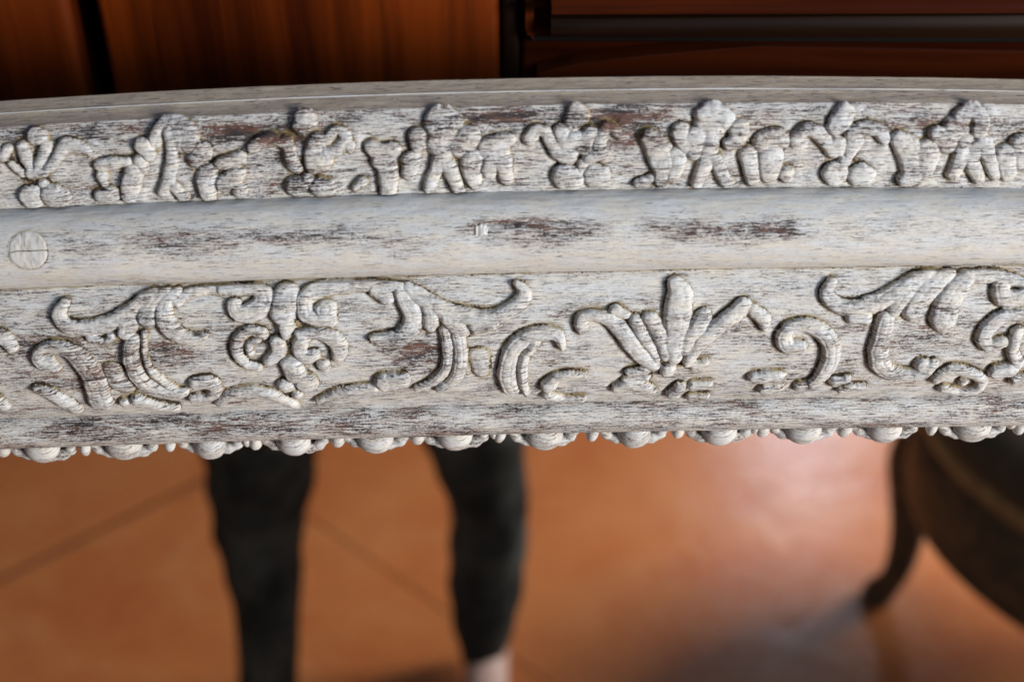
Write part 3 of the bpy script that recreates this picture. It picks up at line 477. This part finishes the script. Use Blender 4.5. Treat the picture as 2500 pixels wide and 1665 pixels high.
CAP = {'upper': 1.35, 'lower': 1.65}
GROW = {'upper': 1.08, 'lower': 1.0}
def ornament(name, band, strokes, seed, fine=True):
    st = .28 if fine else .9
    a, b = RNG[band]
    allp = [p for H, pts in strokes for p in pts]
    x0 = min(p[0] - p[2] for p in allp) - 1.5; x1 = max(p[0] + p[2] for p in allp) + 1.5
    y0 = min(p[1] - p[2] for p in allp) - 1.5; y1 = max(p[1] + p[2] for p in allp) + 1.5
    y0 = max(y0, a + .05); y1 = min(y1, b + (6 if band == 'lower' else -.05))
    ua = np.arange(x0, x1, st); sa = np.arange(y0, y1, st)
    u, s = np.meshgrid(ua, sa, indexing='ij')
    # hand-cut outlines wander a little
    wu = u + (vnoise(u * .35, s * .35, 11 + seed) - .5) * .5 + (vnoise(u * 1.2, s * 1.2, 5 + seed) - .5) * .35
    wv = s + (vnoise(u * .35, s * .35, 23 + seed) - .5) * .5 + (vnoise(u * 1.2, s * 1.2, 9 + seed) - .5) * .35
    qm = np.full(u.shape, 9.0); h = np.full(u.shape, -3.0); second = np.full(u.shape, -3.0)
    for H, pts in strokes:
        q, c, side = stroke_field(wu, wv, [(x, y, r * GROW[band]) for x, y, r in pts])
        H = H * 1.35; qm = np.minimum(qm, q)
        rim = 1 - (.20 if 'scroll' in name or 'stem' in name else .08) * np.exp(-((q - .42) / .13) ** 2)
        if 'acanthus' in name: rim = rim - .12 * np.exp(-(q / .17) ** 2)
        qe = q / (1 + .26 * side); f = H * rim * (1 - np.abs(qe) ** (3.2 - 1.0 * side)) * (.84 + .16 * (1 - np.minimum(q, 1) ** 2))
        f = np.where(qe > 1, np.maximum(-2.2 * c * (1 - .6 * side), -3.0), f)
        second = np.maximum(second, np.minimum(h, f)); kk = np.clip(.5 + .5 * (f - h) / 1.1, 0, 1); h = h * (1 - kk) + f * kk + 1.1 * kk * (1 - kk) * (np.minimum(h, f) > -1)
    gap = h - second
    crease = np.exp(-np.clip(gap, 0, 9) / .35) * (h > .3) * np.clip((qm - .5) / .3, 0, 1)     # where two leaves or ribs meet
    cap = CAP[band]; hp = np.clip(h, 0, 9); h = np.where(h > 0, cap * (1 - np.exp(-(hp / cap) ** 1.6 * 1.15)) * 1.02 + .20 * hp, h)
    h = h - .5 * crease
    h = h + np.clip(h, 0, 1) * ((vnoise(u * .5, s * .5, 31 + seed) - .5) * .30 + (vnoise(u * .17, s * .2, 51 + seed) - .5) * .5 + (vnoise(u * .18, s * .8, 37 + seed) - .5) * .06 + (vnoise(u * 1.1, s * 1.1, 41) - .5) * .12)
    base = carve(u, s)
    keep = h > -1.9
    rec = np.clip(np.maximum(.75 * crease, np.exp(-np.clip(h, 0, 9) / .5)), 0, 1)
    Hm = max(H for H, _ in strokes)
    wr = wear_at(band, u, np.clip(s, a, b)) * .9 - .02
    P = sheet(u, s, base + h + (.35 if band == 'upper' else .15), (a, b)).reshape(-1, 3)
    idx = np.arange(u.size).reshape(u.shape)
    cell = keep[:-1, :-1] | keep[1:, :-1] | keep[:-1, 1:] | keep[1:, 1:]
    F = np.stack([idx[:-1, :-1], idx[1:, :-1], idx[1:, 1:], idx[:-1, 1:]], -1)[cell]
    used = np.unique(F); remap = np.zeros(u.size, int); remap[used] = np.arange(len(used))
    # z of rail_uv shifts the grain from one ornament to the next
    uv = np.stack([u, s, np.full_like(u, seed * .02)], -1).reshape(-1, 3)
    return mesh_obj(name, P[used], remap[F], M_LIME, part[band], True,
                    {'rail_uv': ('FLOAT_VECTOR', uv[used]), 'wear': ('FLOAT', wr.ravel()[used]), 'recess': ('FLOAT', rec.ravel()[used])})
for i, (name, band, strokes) in enumerate(CARV): ornament(name, band, strokes, i + 1)
for i, (name, band, strokes) in enumerate(extra): ornament(name, band, strokes, i + 60, False)

# round wooden plug let into the half-round moulding, split by a slot
def plug():
    a, b = RNG['torus']; n = 40; rr = np.linspace(0, PLUG[2], 14)
    out = []
    for half in (0, 1):
        an = np.linspace(0, math.pi, n) + (math.pi if half else 0)
        rg, ag = np.meshgrid(rr, an, indexing='ij')
        u = PLUG[0] + rg * np.cos(ag); s = PLUG[1] + rg * np.sin(ag) + ((.22 if not half else -.16) + .35 * (vnoise(u * .5, u * 0, 19) - .5))
        h = carve(u, s) + .28 - .5 * np.clip((rg - PLUG[2] + .7) / .7, 0, 1) ** 2 + (vnoise(u * 1.1, s * .5, 77) - .5) * .22 - (.12 if half else 0)
        rec = np.clip((rg - PLUG[2] + .45) / .5, 0, .8)
        P = sheet(u, s, h, (a, b)).reshape(-1, 3); uv = np.stack([s * 1.0 + 40, u * .9, np.zeros_like(u)], -1).reshape(-1, 3)
        out.append(mesh_obj('wooden_plug', P, grid_faces(len(rr), n), M_LIME, part['torus'], True,
                 {'rail_uv': ('FLOAT_VECTOR', uv), 'wear': ('FLOAT', np.full(u.size, -.05)), 'recess': ('FLOAT', rec.ravel())}))
    return out
plug()
# flake of filler standing in the chipped spot of the moulding
def filler():
    a, b = RNG['torus']; n = 24
    ua = np.linspace(-12.6, -7.6, n); sa = np.linspace(a + 13.6, a + 18.0, n); u, s = np.meshgrid(ua, sa, indexing='ij')
    q = np.maximum(np.abs((u + 10.1) / 2.3), np.abs((s - a - 15.8) / 2.0)) + (vnoise(u * 1.1, s * 1.1, 5) - .5) * .5
    h = carve(u, s) - .5 + .9 * (1 - np.clip(q, 0, 1.6) ** 4) + (vnoise(u * 2, s * .8, 8) - .5) * .5
    P = sheet(u, s, np.maximum(h, -2), (a, b)).reshape(-1, 3)
    mesh_obj('filler_chip', P, grid_faces(n, n)[:, ::-1], M_LIME, part['torus'], True,
             {'rail_uv': ('FLOAT_VECTOR', np.stack([s, u, u * 0], -1).reshape(-1, 3)), 'wear': ('FLOAT', np.full(u.size, -.2)),
              'recess': ('FLOAT', np.clip((q - .75) * 2.4, 0, 1).ravel())})
filler()

# egg-and-dart row under the inner lip
END = sheet(np.array([0.0]), np.array([SS[-1]]), np.array([0.0]))[0]
def lip_z(x):                      # bottom of the lip at x (m)
    return float(sheet(np.array([x * 1000.]), np.array([SS[-1]]), np.array([0.]))[0][2])
def lime_attrs(V, wear, rec=None, off=(0, 0)):
    V = np.asarray(V) * 1000
    uv = np.stack([V[:, 0] + off[0], V[:, 2] - V[:, 1] * .7 + off[1], np.zeros(len(V))], -1)
    return {'rail_uv': ('FLOAT_VECTOR', uv), 'wear': ('FLOAT', np.full(len(V), wear)),
            'recess': ('FLOAT', rec if rec is not None else np.zeros(len(V)))}
def ellipsoid(rx, ry, rz, nu=24, nv=14, lump=.0, seed=0, cut=None):
    v = []; f = []
    for i in range(nv + 1):
        t = math.pi * i / nv
        for k in range(nu):
            p = 2 * math.pi * k / nu
            d = Vector((math.sin(t) * math.cos(p), math.sin(t) * math.sin(p), math.cos(t)))
            w = 1 + lump * (math.sin(3 * p + seed) * math.sin(2 * t + seed) + .6 * math.sin(5 * t + 2 * seed))
            v.append((d.x * rx * w, d.y * ry * w, d.z * rz * w))
    for i in range(nv):
        for k in range(nu):
            a = i * nu + k; b_ = i * nu + (k + 1) % nu
            f.append((a, b_, b_ + nu, a + nu))
    return np.array(v), np.array(f)
egg_px = [-0.1697, -0.1399, -0.1088, -0.0784, -0.0490, -0.0202, 0.0115, 0.0435, 0.0738, 0.1039, 0.1330, 0.1642, 0.1950]
rnd = random.Random(3)
ex = list(egg_px)
while ex[0] > -.30: ex.insert(0, ex[0] - .0294)
while ex[-1] < .30: ex.append(ex[-1] + .0294)
YB = -.0115                                             # the row hangs just behind the lip
def shell_mesh(k):
    pts = [(-.0116, 0, .004), (-.0117, 0, -.001), (-.0110, -.0004, -.0040), (-.0086, -.0008, -.0066), (-.004, -.001, -.0078), (.004, -.001, -.0078), (.0086, -.0008, -.0066), (.0110, -.0004, -.0040), (.0117, 0, -.001), (.0116, 0, .004)]
    sp = smooth_path(pts, 4); r = [.0019 + .0003 * math.sin(i * 1.7 + k) for i in range(len(sp))]
    v, f = tube([tuple(p) for p in sp], r, 10)
    v = [tuple(q) for q in v]; n0 = len(v); m = len(sp)
    for p in sp: v.append((p[0], p[1] + .0004, p[2]))           # hollow of the cup behind the egg
    for p in sp: v.append((p[0] * .55, p[1] + .0040, p[2] * .55 + .001))
    for i in range(m - 1): f.append((n0 + i, n0 + i + 1, n0 + m + i + 1, n0 + m + i))
    f.append(tuple(range(n0 + m, n0 + 2 * m))[::-1])
    rec = np.zeros(len(v)); rec[n0:] = 1.6  # shade inside the cup is painted as dark recess colour
    return np.array(v), f, rec
egg_meshes, shell_meshes, dart_meshes = [], [], []
for i, x in enumerate(ex):
    z = lip_z(x); k = i % 5; slope = math.atan((lip_z(x + .01) - lip_z(x - .01)) / .02)
    if i < 5:
        v, f = ellipsoid(.0064 + .0004 * math.sin(i * 2.1),   .0046, .0064, lump=.015, seed=i)
        e = mesh_obj('egg', v, f, M_LIME, mirror, True, lime_attrs(v, .20, np.zeros(len(v)), (i * 31, i * 17))); egg_meshes.append(e.data)  # raised wear also greys the egg for the shade under the lip
        v, f, rec = shell_mesh(i)
        sh = mesh_obj('egg_cup', v, f, M_LIME, mirror, True, lime_attrs(v, .26, rec, (i * 13, i * 7))); shell_meshes.append(sh.data)
        v, f = ellipsoid(.0021 + .0002 * i, .0030, .0038, 14, 10, .03, i)
        d = mesh_obj('dart', v, f, M_LIME, mirror, True, lime_attrs(v, .12, None, (i * 9, i * 5))); dart_meshes.append(d.data)
    else:
        e = bpy.data.objects.new('egg', egg_meshes[k]); link(e, mirror)
        sh = bpy.data.objects.new('egg_cup', shell_meshes[k]); link(sh, mirror)
        d = bpy.data.objects.new('dart', dart_meshes[k]); link(d, mirror)
    j = lambda a: rnd.uniform(-a, a)
    e.location = (x + j(.0006), YB, z - .0036 + j(.0006)); e.rotation_euler = (R(-6), slope + R(j(8)), R(j(10)))
    sh.location = (x + j(.0004), YB + .0024, z + .0004 + j(.0004)); sh.rotation_euler = (R(-8), slope + R(j(4)), 0)
    nx = ex[i + 1] if i + 1 < len(ex) else x + .0294
    d.location = ((x + nx) / 2 + .0008 + j(.0006), YB + .0010, z - .0034 + j(.0005)); d.rotation_euler = (R(-10), slope + R(12 + j(12)), 0)
    if i % 3 == 1:
        d2 = bpy.data.objects.new('dart', dart_meshes[(k + 1) % len(dart_meshes)]); link(d2, mirror)
        d2.location = ((x + nx) / 2 - .0018 + j(.0004), YB + .0014, z - .0028 + j(.0005)); d2.rotation_euler = (R(-10), slope + R(j(12)), 0); d2.scale = (.7, .9, .8)
# bed behind the row: closes the frame down to the glass
ua = np.arange(-420, 421, 4.0)
def bed():
    V = []; 
    for x in ua:
        zl = lip_z(x / 1000)
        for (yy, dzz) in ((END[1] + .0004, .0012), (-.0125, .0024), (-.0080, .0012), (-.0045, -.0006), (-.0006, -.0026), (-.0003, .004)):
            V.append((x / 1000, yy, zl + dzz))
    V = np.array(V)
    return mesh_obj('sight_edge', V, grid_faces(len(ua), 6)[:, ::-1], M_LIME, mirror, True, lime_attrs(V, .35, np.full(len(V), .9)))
bed()
# body of the rail behind the mouldings, glass, backboard and the other three sides of the frame
zt = ORG + PZ[0] * .001; yb = -PH[0] * .001
V = []
for x in ua:
    top = sheet(np.array([float(x)]), np.array([0.0]), np.array([0.0]))[0]
    for (yy, zz) in ((top[1] - .0002, top[2] - .0001), (top[1] + .016, top[2] - .0105), (top[1] + .016, ORG - .045), (.0035, ORG - .045)):
        V.append((x / 1000, yy, zz))
V = np.array(V)
mesh_obj('rail_back', V, grid_faces(len(ua), 4), M_BACK, mirror, False)
box('mirror_glass', (-.40, 0, .06), (.40, .0032, ORG + .0), M_GLASS, mirror, 0)
box('backboard', (-.415, .0045, .03), (.415, .014, ORG - .046), M_BACK, mirror, .002)
for sx in (-1, 1):
    box('side_rail', (min(sx * .33, sx * .42), -.022, .012), (max(sx * .33, sx * .42), -.0008, ORG - .05), M_WHITE, mirror, .008, 3)
box('bottom_rail', (-.329, -.022, .012), (.329, -.0008, .10), M_WHITE, mirror, .008, 3)

# ================================================================== CABINET BEHIND
cab = empty('wooden_cabinet', 'dark varnished red-brown wooden cabinet standing behind the carved mirror', 'cabinet', (0, .20, 0))
YF = .02                                               # front of the doors, behind the cabinet's foot line
box('carcass', (-.62, .05, 0), (.62, .45, 1.9), M_CARC, cab, .004)
box('side_door', (-.60, YF, .10), (-.1722, YF + .028, 1.86), M_DOOR, cab, .005, 3)
pd = box('plain_door', (-.1622, YF, .10), (-.0050, YF + .028, 1.86), M_DOOR, cab, .004, 3)
box('stile', (-.0042, YF + .002, .10), (.0030, YF + .02, 1.86), M_DARK, cab, .002)
pn = box('panelled_door', (.0030, YF + .006, .10), (.60, YF + .028, 1.86), M_RED, cab, .003)
px, py, pz = pn.location
def on_door(name, prof, x0, x1, mat):
    o = extrude_profile(name, prof, x0, x1, mat, pn); o.location = (-px, -py, -pz); return o
mz = 1.142
def wedge_bar(name, z0l, z1l, z0r, z1r, x0, x1, y0, y1, mat):
    n = 24; V = []
    for i in range(n + 1):
        t = i / n; x = x0 + (x1 - x0) * t; a = z0l + (z0r - z0l) * t; b = z1l + (z1r - z1l) * t; m = (a + b) / 2
        for (y, z) in ((y1, a), (y0 + .002, a), (y0, a * .7 + b * .3), (y0, a * .3 + b * .7), (y0 + .002, b), (y1, b)):
            V.append((x, y, z))
    f = []
    for i in range(n):
        for k in range(6):
            a_, b_ = i * 6 + k, i * 6 + (k + 1) % 6
            f.append((a_, b_, b_ + 6, a_ + 6))
    f += [tuple(range(6))[::-1], tuple(range(n * 6, n * 6 + 6))]
    o = mesh_obj(name, V, f, mat, pn, True); o.location = (-px, -py, -pz)
    md = o.modifiers.new('edge', 'EDGE_SPLIT'); md.split_angle = R(40)
    return o
# upright and lower bead of the raised frame, a black strip colouring in the shade of its hollow, and the heavy rail that runs to the right
wedge_bar('upright_bead', 1.1525, 1.60, 1.1475, 1.60, .0052, .0085, YF - .004, YF + .010, M_RED)
wedge_bar('lower_bead', 1.1500, 1.1520, 1.1492, 1.1510, .0060, .60, YF - .003, YF + .010, M_RED)
wedge_bar('groove_shade_strip', 1.1455, 1.1498, 1.1435, 1.1490, .0060, .60, YF - .0005, YF + .010, M_CARC)
wedge_bar('rail', 1.1524, 1.1600, 1.1514, 1.1650, .0150, .60, YF - .010, YF + .010, M_DARK)
wedge_bar('rail_cap', 1.1650, 1.1685, 1.1660, 1.1730, .0150, .60, YF - .016, YF + .010, M_RED)
wedge_bar('raised_panel', 1.1760, 1.60, 1.1760, 1.60, .0150, .60, YF - .002, YF + .010, M_DOOR)
# arched apron below it
n = 40; V = []
for i in range(n + 1):
    t = i / n; x = .010 + .58 * t
    za = 1.1340 + .0120 * min(1, (x - .010) / .085) ** .6 - .002 * max(0, (x - .1)) / .1
    for (y, z) in ((YF + .01, 1.02), (YF - .004, 1.02), (YF - .004, za - .0002), (YF - .0038, za), (YF + .01, za)):
        V.append((x, y, z))
f = []
for i in range(n):
    for k in range(5):
        a_, b_ = i * 5 + k, i * 5 + (k + 1) % 5
        f.append((a_, b_, b_ + 5, a_ + 5))
f += [tuple(range(5))[::-1], tuple(range(n * 5, n * 5 + 5))]
o = mesh_obj('arched_apron', V, f, M_RED, pn, False); o.location = (-px, -py, -pz)


# ================================================================== FLOOR (seen in the glass)
fl = box('floor', (-3.2, -5.2, -.06), (3.2, .9, -.0014), M_GROUT, None, 0); fl['kind'] = 'structure'
tl, tw = .90, 1.40; ang = R(-45)
bm = bmesh.new(); bmesh.ops.create_cube(bm, size=1)
for v in bm.verts: v.co = Vector((v.co.x * (tl - .0005), v.co.y * (tw - .014), v.co.z * .012))
bmesh.ops.bevel(bm, geom=[e for e in bm.edges if all(v.co.z > 0 for v in e.verts)], offset=.0012, segments=2, affect='EDGES')
tme = bpy.data.meshes.new('tile'); bm.to_mesh(tme); bm.free(); tme.materials.append(M_TILE)
tme.polygons.foreach_set('use_smooth', [False] * len(tme.polygons))
for i in range(-9, 10):
    for k in range(-9, 10):
        x = (i * tl) * math.cos(ang) - (k * tw) * math.sin(ang) - .2852
        y = (i * tl) * math.sin(ang) + (k * tw) * math.cos(ang) - .5819
        if -1.9 < x < 1.9 and -3.9 < y < .45:
            t = bpy.data.objects.new('tile', tme); link(t, fl)
            t.location = (x - fl.location.x, y - fl.location.y, -.006 - fl.location.z + random.uniform(-.0006, .0006)); t.rotation_euler = (R(random.uniform(-.15, .15)), R(random.uniform(-.15, .15)), ang)

# ================================================================== PERSON (legs seen in the glass)
pers = empty('person', 'person in dark faded trousers standing barefoot on the terracotta floor, legs reflected in the mirror', 'person', (-.17, -.89, 0))
def skinned(name, V, E, Rr, mat, parent, sub=2, root=0):
    me = bpy.data.meshes.new(name); me.from_pydata(V, E, []); o = bpy.data.objects.new(name, me); link(o)
    sk = o.modifiers.new('skin', 'SKIN'); sk.use_smooth_shade = True
    for i, d in enumerate(me.skin_vertices[0].data):
        r = Rr[i]; d.radius = r if isinstance(r, tuple) else (r, r); d.use_root = (i == root)
    sd = o.modifiers.new('sub', 'SUBSURF'); sd.levels = sub; sd.render_levels = sub
    dg = bpy.context.evaluated_depsgraph_get()
    nm = bpy.data.meshes.new_from_object(o.evaluated_get(dg)); nm.name = name
    bpy.data.objects.remove(o); nm.materials.clear(); nm.materials.append(mat)
    nm.polygons.foreach_set('use_smooth', [True] * len(nm.polygons))
    o = bpy.data.objects.new(name, nm); link(o, parent); return o
V, E, Q = [], [], []
def jn(p, r, to=None):
    V.append(p); Q.append(r); i = len(V) - 1
    if to is not None: E.append((to, i))
    return i
pel = jn((0, 0, .86), (.13, .10))
sp = jn((0, .02, 1.02), (.12, .085), pel); ch = jn((0, .07, 1.24), (.14, .095), sp); nk = jn((0, .12, 1.40), .05, ch)
hd = jn((0, .16, 1.50), (.068, .080), nk); hd2 = jn((0, .17, 1.58), (.070, .085), hd); tp = jn((0, .16, 1.645), (.045, .055), hd2)
nose = jn((0, .27, 1.535), .012, hd)
for sx, hx, kx, ax, fy in ((-1, -.085, -.135, -.150, .060), (1, .085, .130, .135, 0)):
    h = jn((hx, 0, .80), .085, pel); k = jn((kx, .015 + fy * .5, .43), .050, h); c = jn((kx + (ax - kx) * .3, -.01 + fy * .65, .30), .047, k)
    a = jn((ax, -.012 + fy, .085), .031, c); he = jn((ax, fy, .038), .034, a); bl = jn((ax + sx * .008, .12 + fy, .024), (.040, .022), he)
    for t, (dx, ln) in enumerate(((-.026, .048), (-.011, .050), (.002, .046), (.014, .040), (.026, .032))):
        b0 = jn((ax + sx * .008 - sx * dx * -1, .15 + fy, .018), .0105, bl); jn((ax + sx * .008 + sx * dx * 1.1, .15 + ln + fy, .012), .0095, b0)
    sh = jn((sx * .19, .07, 1.33), .052, ch); el = jn((sx * .27, .22, 1.14), .038, sh); wr = jn((sx * .14, .44, 1.24), .026, el)
    pm = jn((sx * .10, .51, 1.28), (.036, .016), wr)
    for t in range(4):
        kx_ = sx * (.10 + (t - 1.5) * .018 * 1.0)
        f1 = jn((kx_, .555, 1.295 - t * .004), .0088, pm); f2 = jn((kx_ - sx * .012, .580, 1.312 - t * .004), .0080, f1); jn((kx_ - sx * .020, .575, 1.332 - t * .004), .0070, f2)
    t1 = jn((sx * .065, .515, 1.272), .0105, pm); jn((sx * .05, .545, 1.285), .0088, t1)
body = skinned('body', V, E, Q, M_SKIN, pers, 2, pel)
# trousers: one cloth surface of two legs and a seat, hems above the ankles
V, E, Q = [], [], []
def cloth_leg(sg, rows):
    """rows: (z, centre x, centre y, half width, half depth)"""
    sp = smooth_path(rows, 5); vs, n = [], 28
    for z, cx, cy, rx, ry in sp:
        for k in range(n):
            an = 2 * math.pi * k / n
            w = 1 + .06 * math.sin(3 * an + z * 34 + sg) * math.sin(z * 50 + an) + .02 * math.sin(z * 95 + 2 * an)
            vs.append((cx + rx * w * math.cos(an), cy + ry * w * math.sin(an), z))
    return vs, [(i * n + k, i * n + (k + 1) % n, (i + 1) * n + (k + 1) % n, (i + 1) * n + k) for i in range(len(sp) - 1) for k in range(n)], n, len(sp)
LEG1 = [(0.012, -0.15, 0.054, 0.0364, 0.046), (0.125, -0.141, 0.0468, 0.0404, 0.05), (0.2, -0.139, 0.0368, 0.0468, 0.056), (0.277, -0.141, 0.0305, 0.0542, 0.062), (0.36, -0.131, 0.0338, 0.063, 0.068), (0.44, -0.126, 0.0373, 0.069, 0.074), (0.6, -0.108, 0.0213, 0.0837, 0.088), (0.78, -0.09, 0.0016, 0.0965, 0.11)]
LEG2 = [(.045, .131, -.010, .030, .044), (.122, .134, -.008, .0435, .052), (.20, .138, -.012, .049, .058), (.285, .141, -.012, .051, .062), (.37, .128, -.002, .059, .068), (.44, .120, .008, .066, .074), (.60, .106, .005, .084, .088), (.78, .090, 0, .098, .11)]
vv, ff = [], []
for sg, rows in ((0, LEG1), (2.1, LEG2)):
    v, f, n, m = cloth_leg(sg, rows); o_ = len(vv); vv += v; ff += [tuple(o_ + q for q in t) for t in f]
seat_v, seat_f = tube([(0, 0, .74), (0, 0, .80), (0, 0, .90), (0, .01, 1.0)], [(.16, .115), (.188, .128), (.182, .125), (.155, .11)], 32)
o_ = len(vv); vv += [tuple(q) for q in seat_v]; ff += [tuple(o_ + q for q in t) for t in seat_f]
mesh_obj('trousers', vv, ff, M_DENIM, pers, True)
v, f = tube([(0, .01, .97), (0, .03, 1.08), (0, .075, 1.26), (0, .10, 1.36), (0, .115, 1.40)], [(.165, .118), (.158, .118), (.185, .125), (.13, .10), (.07, .065)], 32)
mesh_obj('shirt', v, f, M_SHIRT, pers, True)
v, f = ellipsoid(.088, .100, .085, 28, 16, .02, 2); v = v[:, :] + np.array([0, .145, 1.60])
mesh_obj('hair', v, f, M_HAIR, pers, True)
for sx in (-1, 1):
    v, f = ellipsoid(.011, .008, .008, 12, 8); mesh_obj('eye', v + np.array([sx * .03, .245, 1.560]), f, M_WHITE, pers, True)
    v, f = ellipsoid(.008, .018, .030, 12, 8); mesh_obj('ear', v + np.array([sx * .082, .155, 1.545]), f, M_SKIN, pers, True)
v, f = ellipsoid(.024, .008, .007, 12, 8); mesh_obj('mouth', v + np.array([0, .242, 1.492]), f, M_HAIR, pers, True)


# ================================================================== CHAIR (seen in the glass)
chair = empty('chair', 'dark brown oval-seated chair with curved legs, reflected at right in the mirror', 'chair', (.775, -.87, 0))
def oval(name, rows, mat, n=72):
    """rows: (scale of the seat oval in m added, z)"""
    vs = []
    for add, z in rows:
        for k in range(n):
            an = 2 * math.pi * k / n; wv = 1 + .012 * math.cos(4 * an)
            vs.append(((.28 + add) * wv * math.cos(an), (.33 + add) * wv * math.sin(an), z))
    m = len(rows)
    f = [(i * n + k, i * n + (k + 1) % n, (i + 1) * n + (k + 1) % n, (i + 1) * n + k) for i in range(m - 1) for k in range(n)]
    f += [tuple(range(n))[::-1], tuple(range((m - 1) * n, m * n))]
    return mesh_obj(name, vs, f, mat, chair, True)
oval('seat_rail', [(-.10, .285), (-.012, .285), (-.002, .290), (0, .300), (-.002, .34), (-.008, .405), (-.020, .41), (-.10, .41)], M_CHAIR)
oval('beading', [(-.03, .4105), (.0, .4105), (.004, .417), (.004, .424), (.0, .430), (-.03, .430)], M_GILT)
oval('seat', [(-.03, .4305), (-.004, .434), (.0, .45), (-.012, .475), (-.05, .492), (-.12, .50), (-.22, .503)], M_LEATHER)
for an in (R(213), R(327), R(60), R(120)):
    bx, by = .262 * math.cos(an), .305 * math.sin(an)
    ox, oy = math.cos(an), math.sin(an)
    rows = [(.30, .000, .034), (.25, .012, .033), (.20, .010, .027), (.14, .002, .0245), (.08, .004, .0205), (.04, .014, .0185), (.018, .026, .0225), (.0, .032, .022)]
    if an == R(213): rows = [(z, o + .004, r) for z, o, r in rows]
    sp = smooth_path([(bx + ox * o, by + oy * o, z, r) for z, o, r in rows], 5)
    v, f = tube([tuple(p[:3]) for p in sp], [p[3] for p in sp], 16)
    mesh_obj('leg', v, f, M_CHAIR, chair, True)
pts = [(.27, -.26, .43), (.31, -.24, .70), (.34, -.16, .92), (.35, 0, .97), (.34, .16, .92), (.31, .24, .70), (.27, .26, .43)]
sp = smooth_path(pts, 6); v, f = tube([tuple(p) for p in sp], [.018] * len(sp), 12); mesh_obj('back_frame', v, f, M_CHAIR, chair, True)
v, f = ellipsoid(.03, .19, .22, 28, 16); mesh_obj('backrest', v + np.array([.325, 0, .70]), f, M_LEATHER, chair, True)
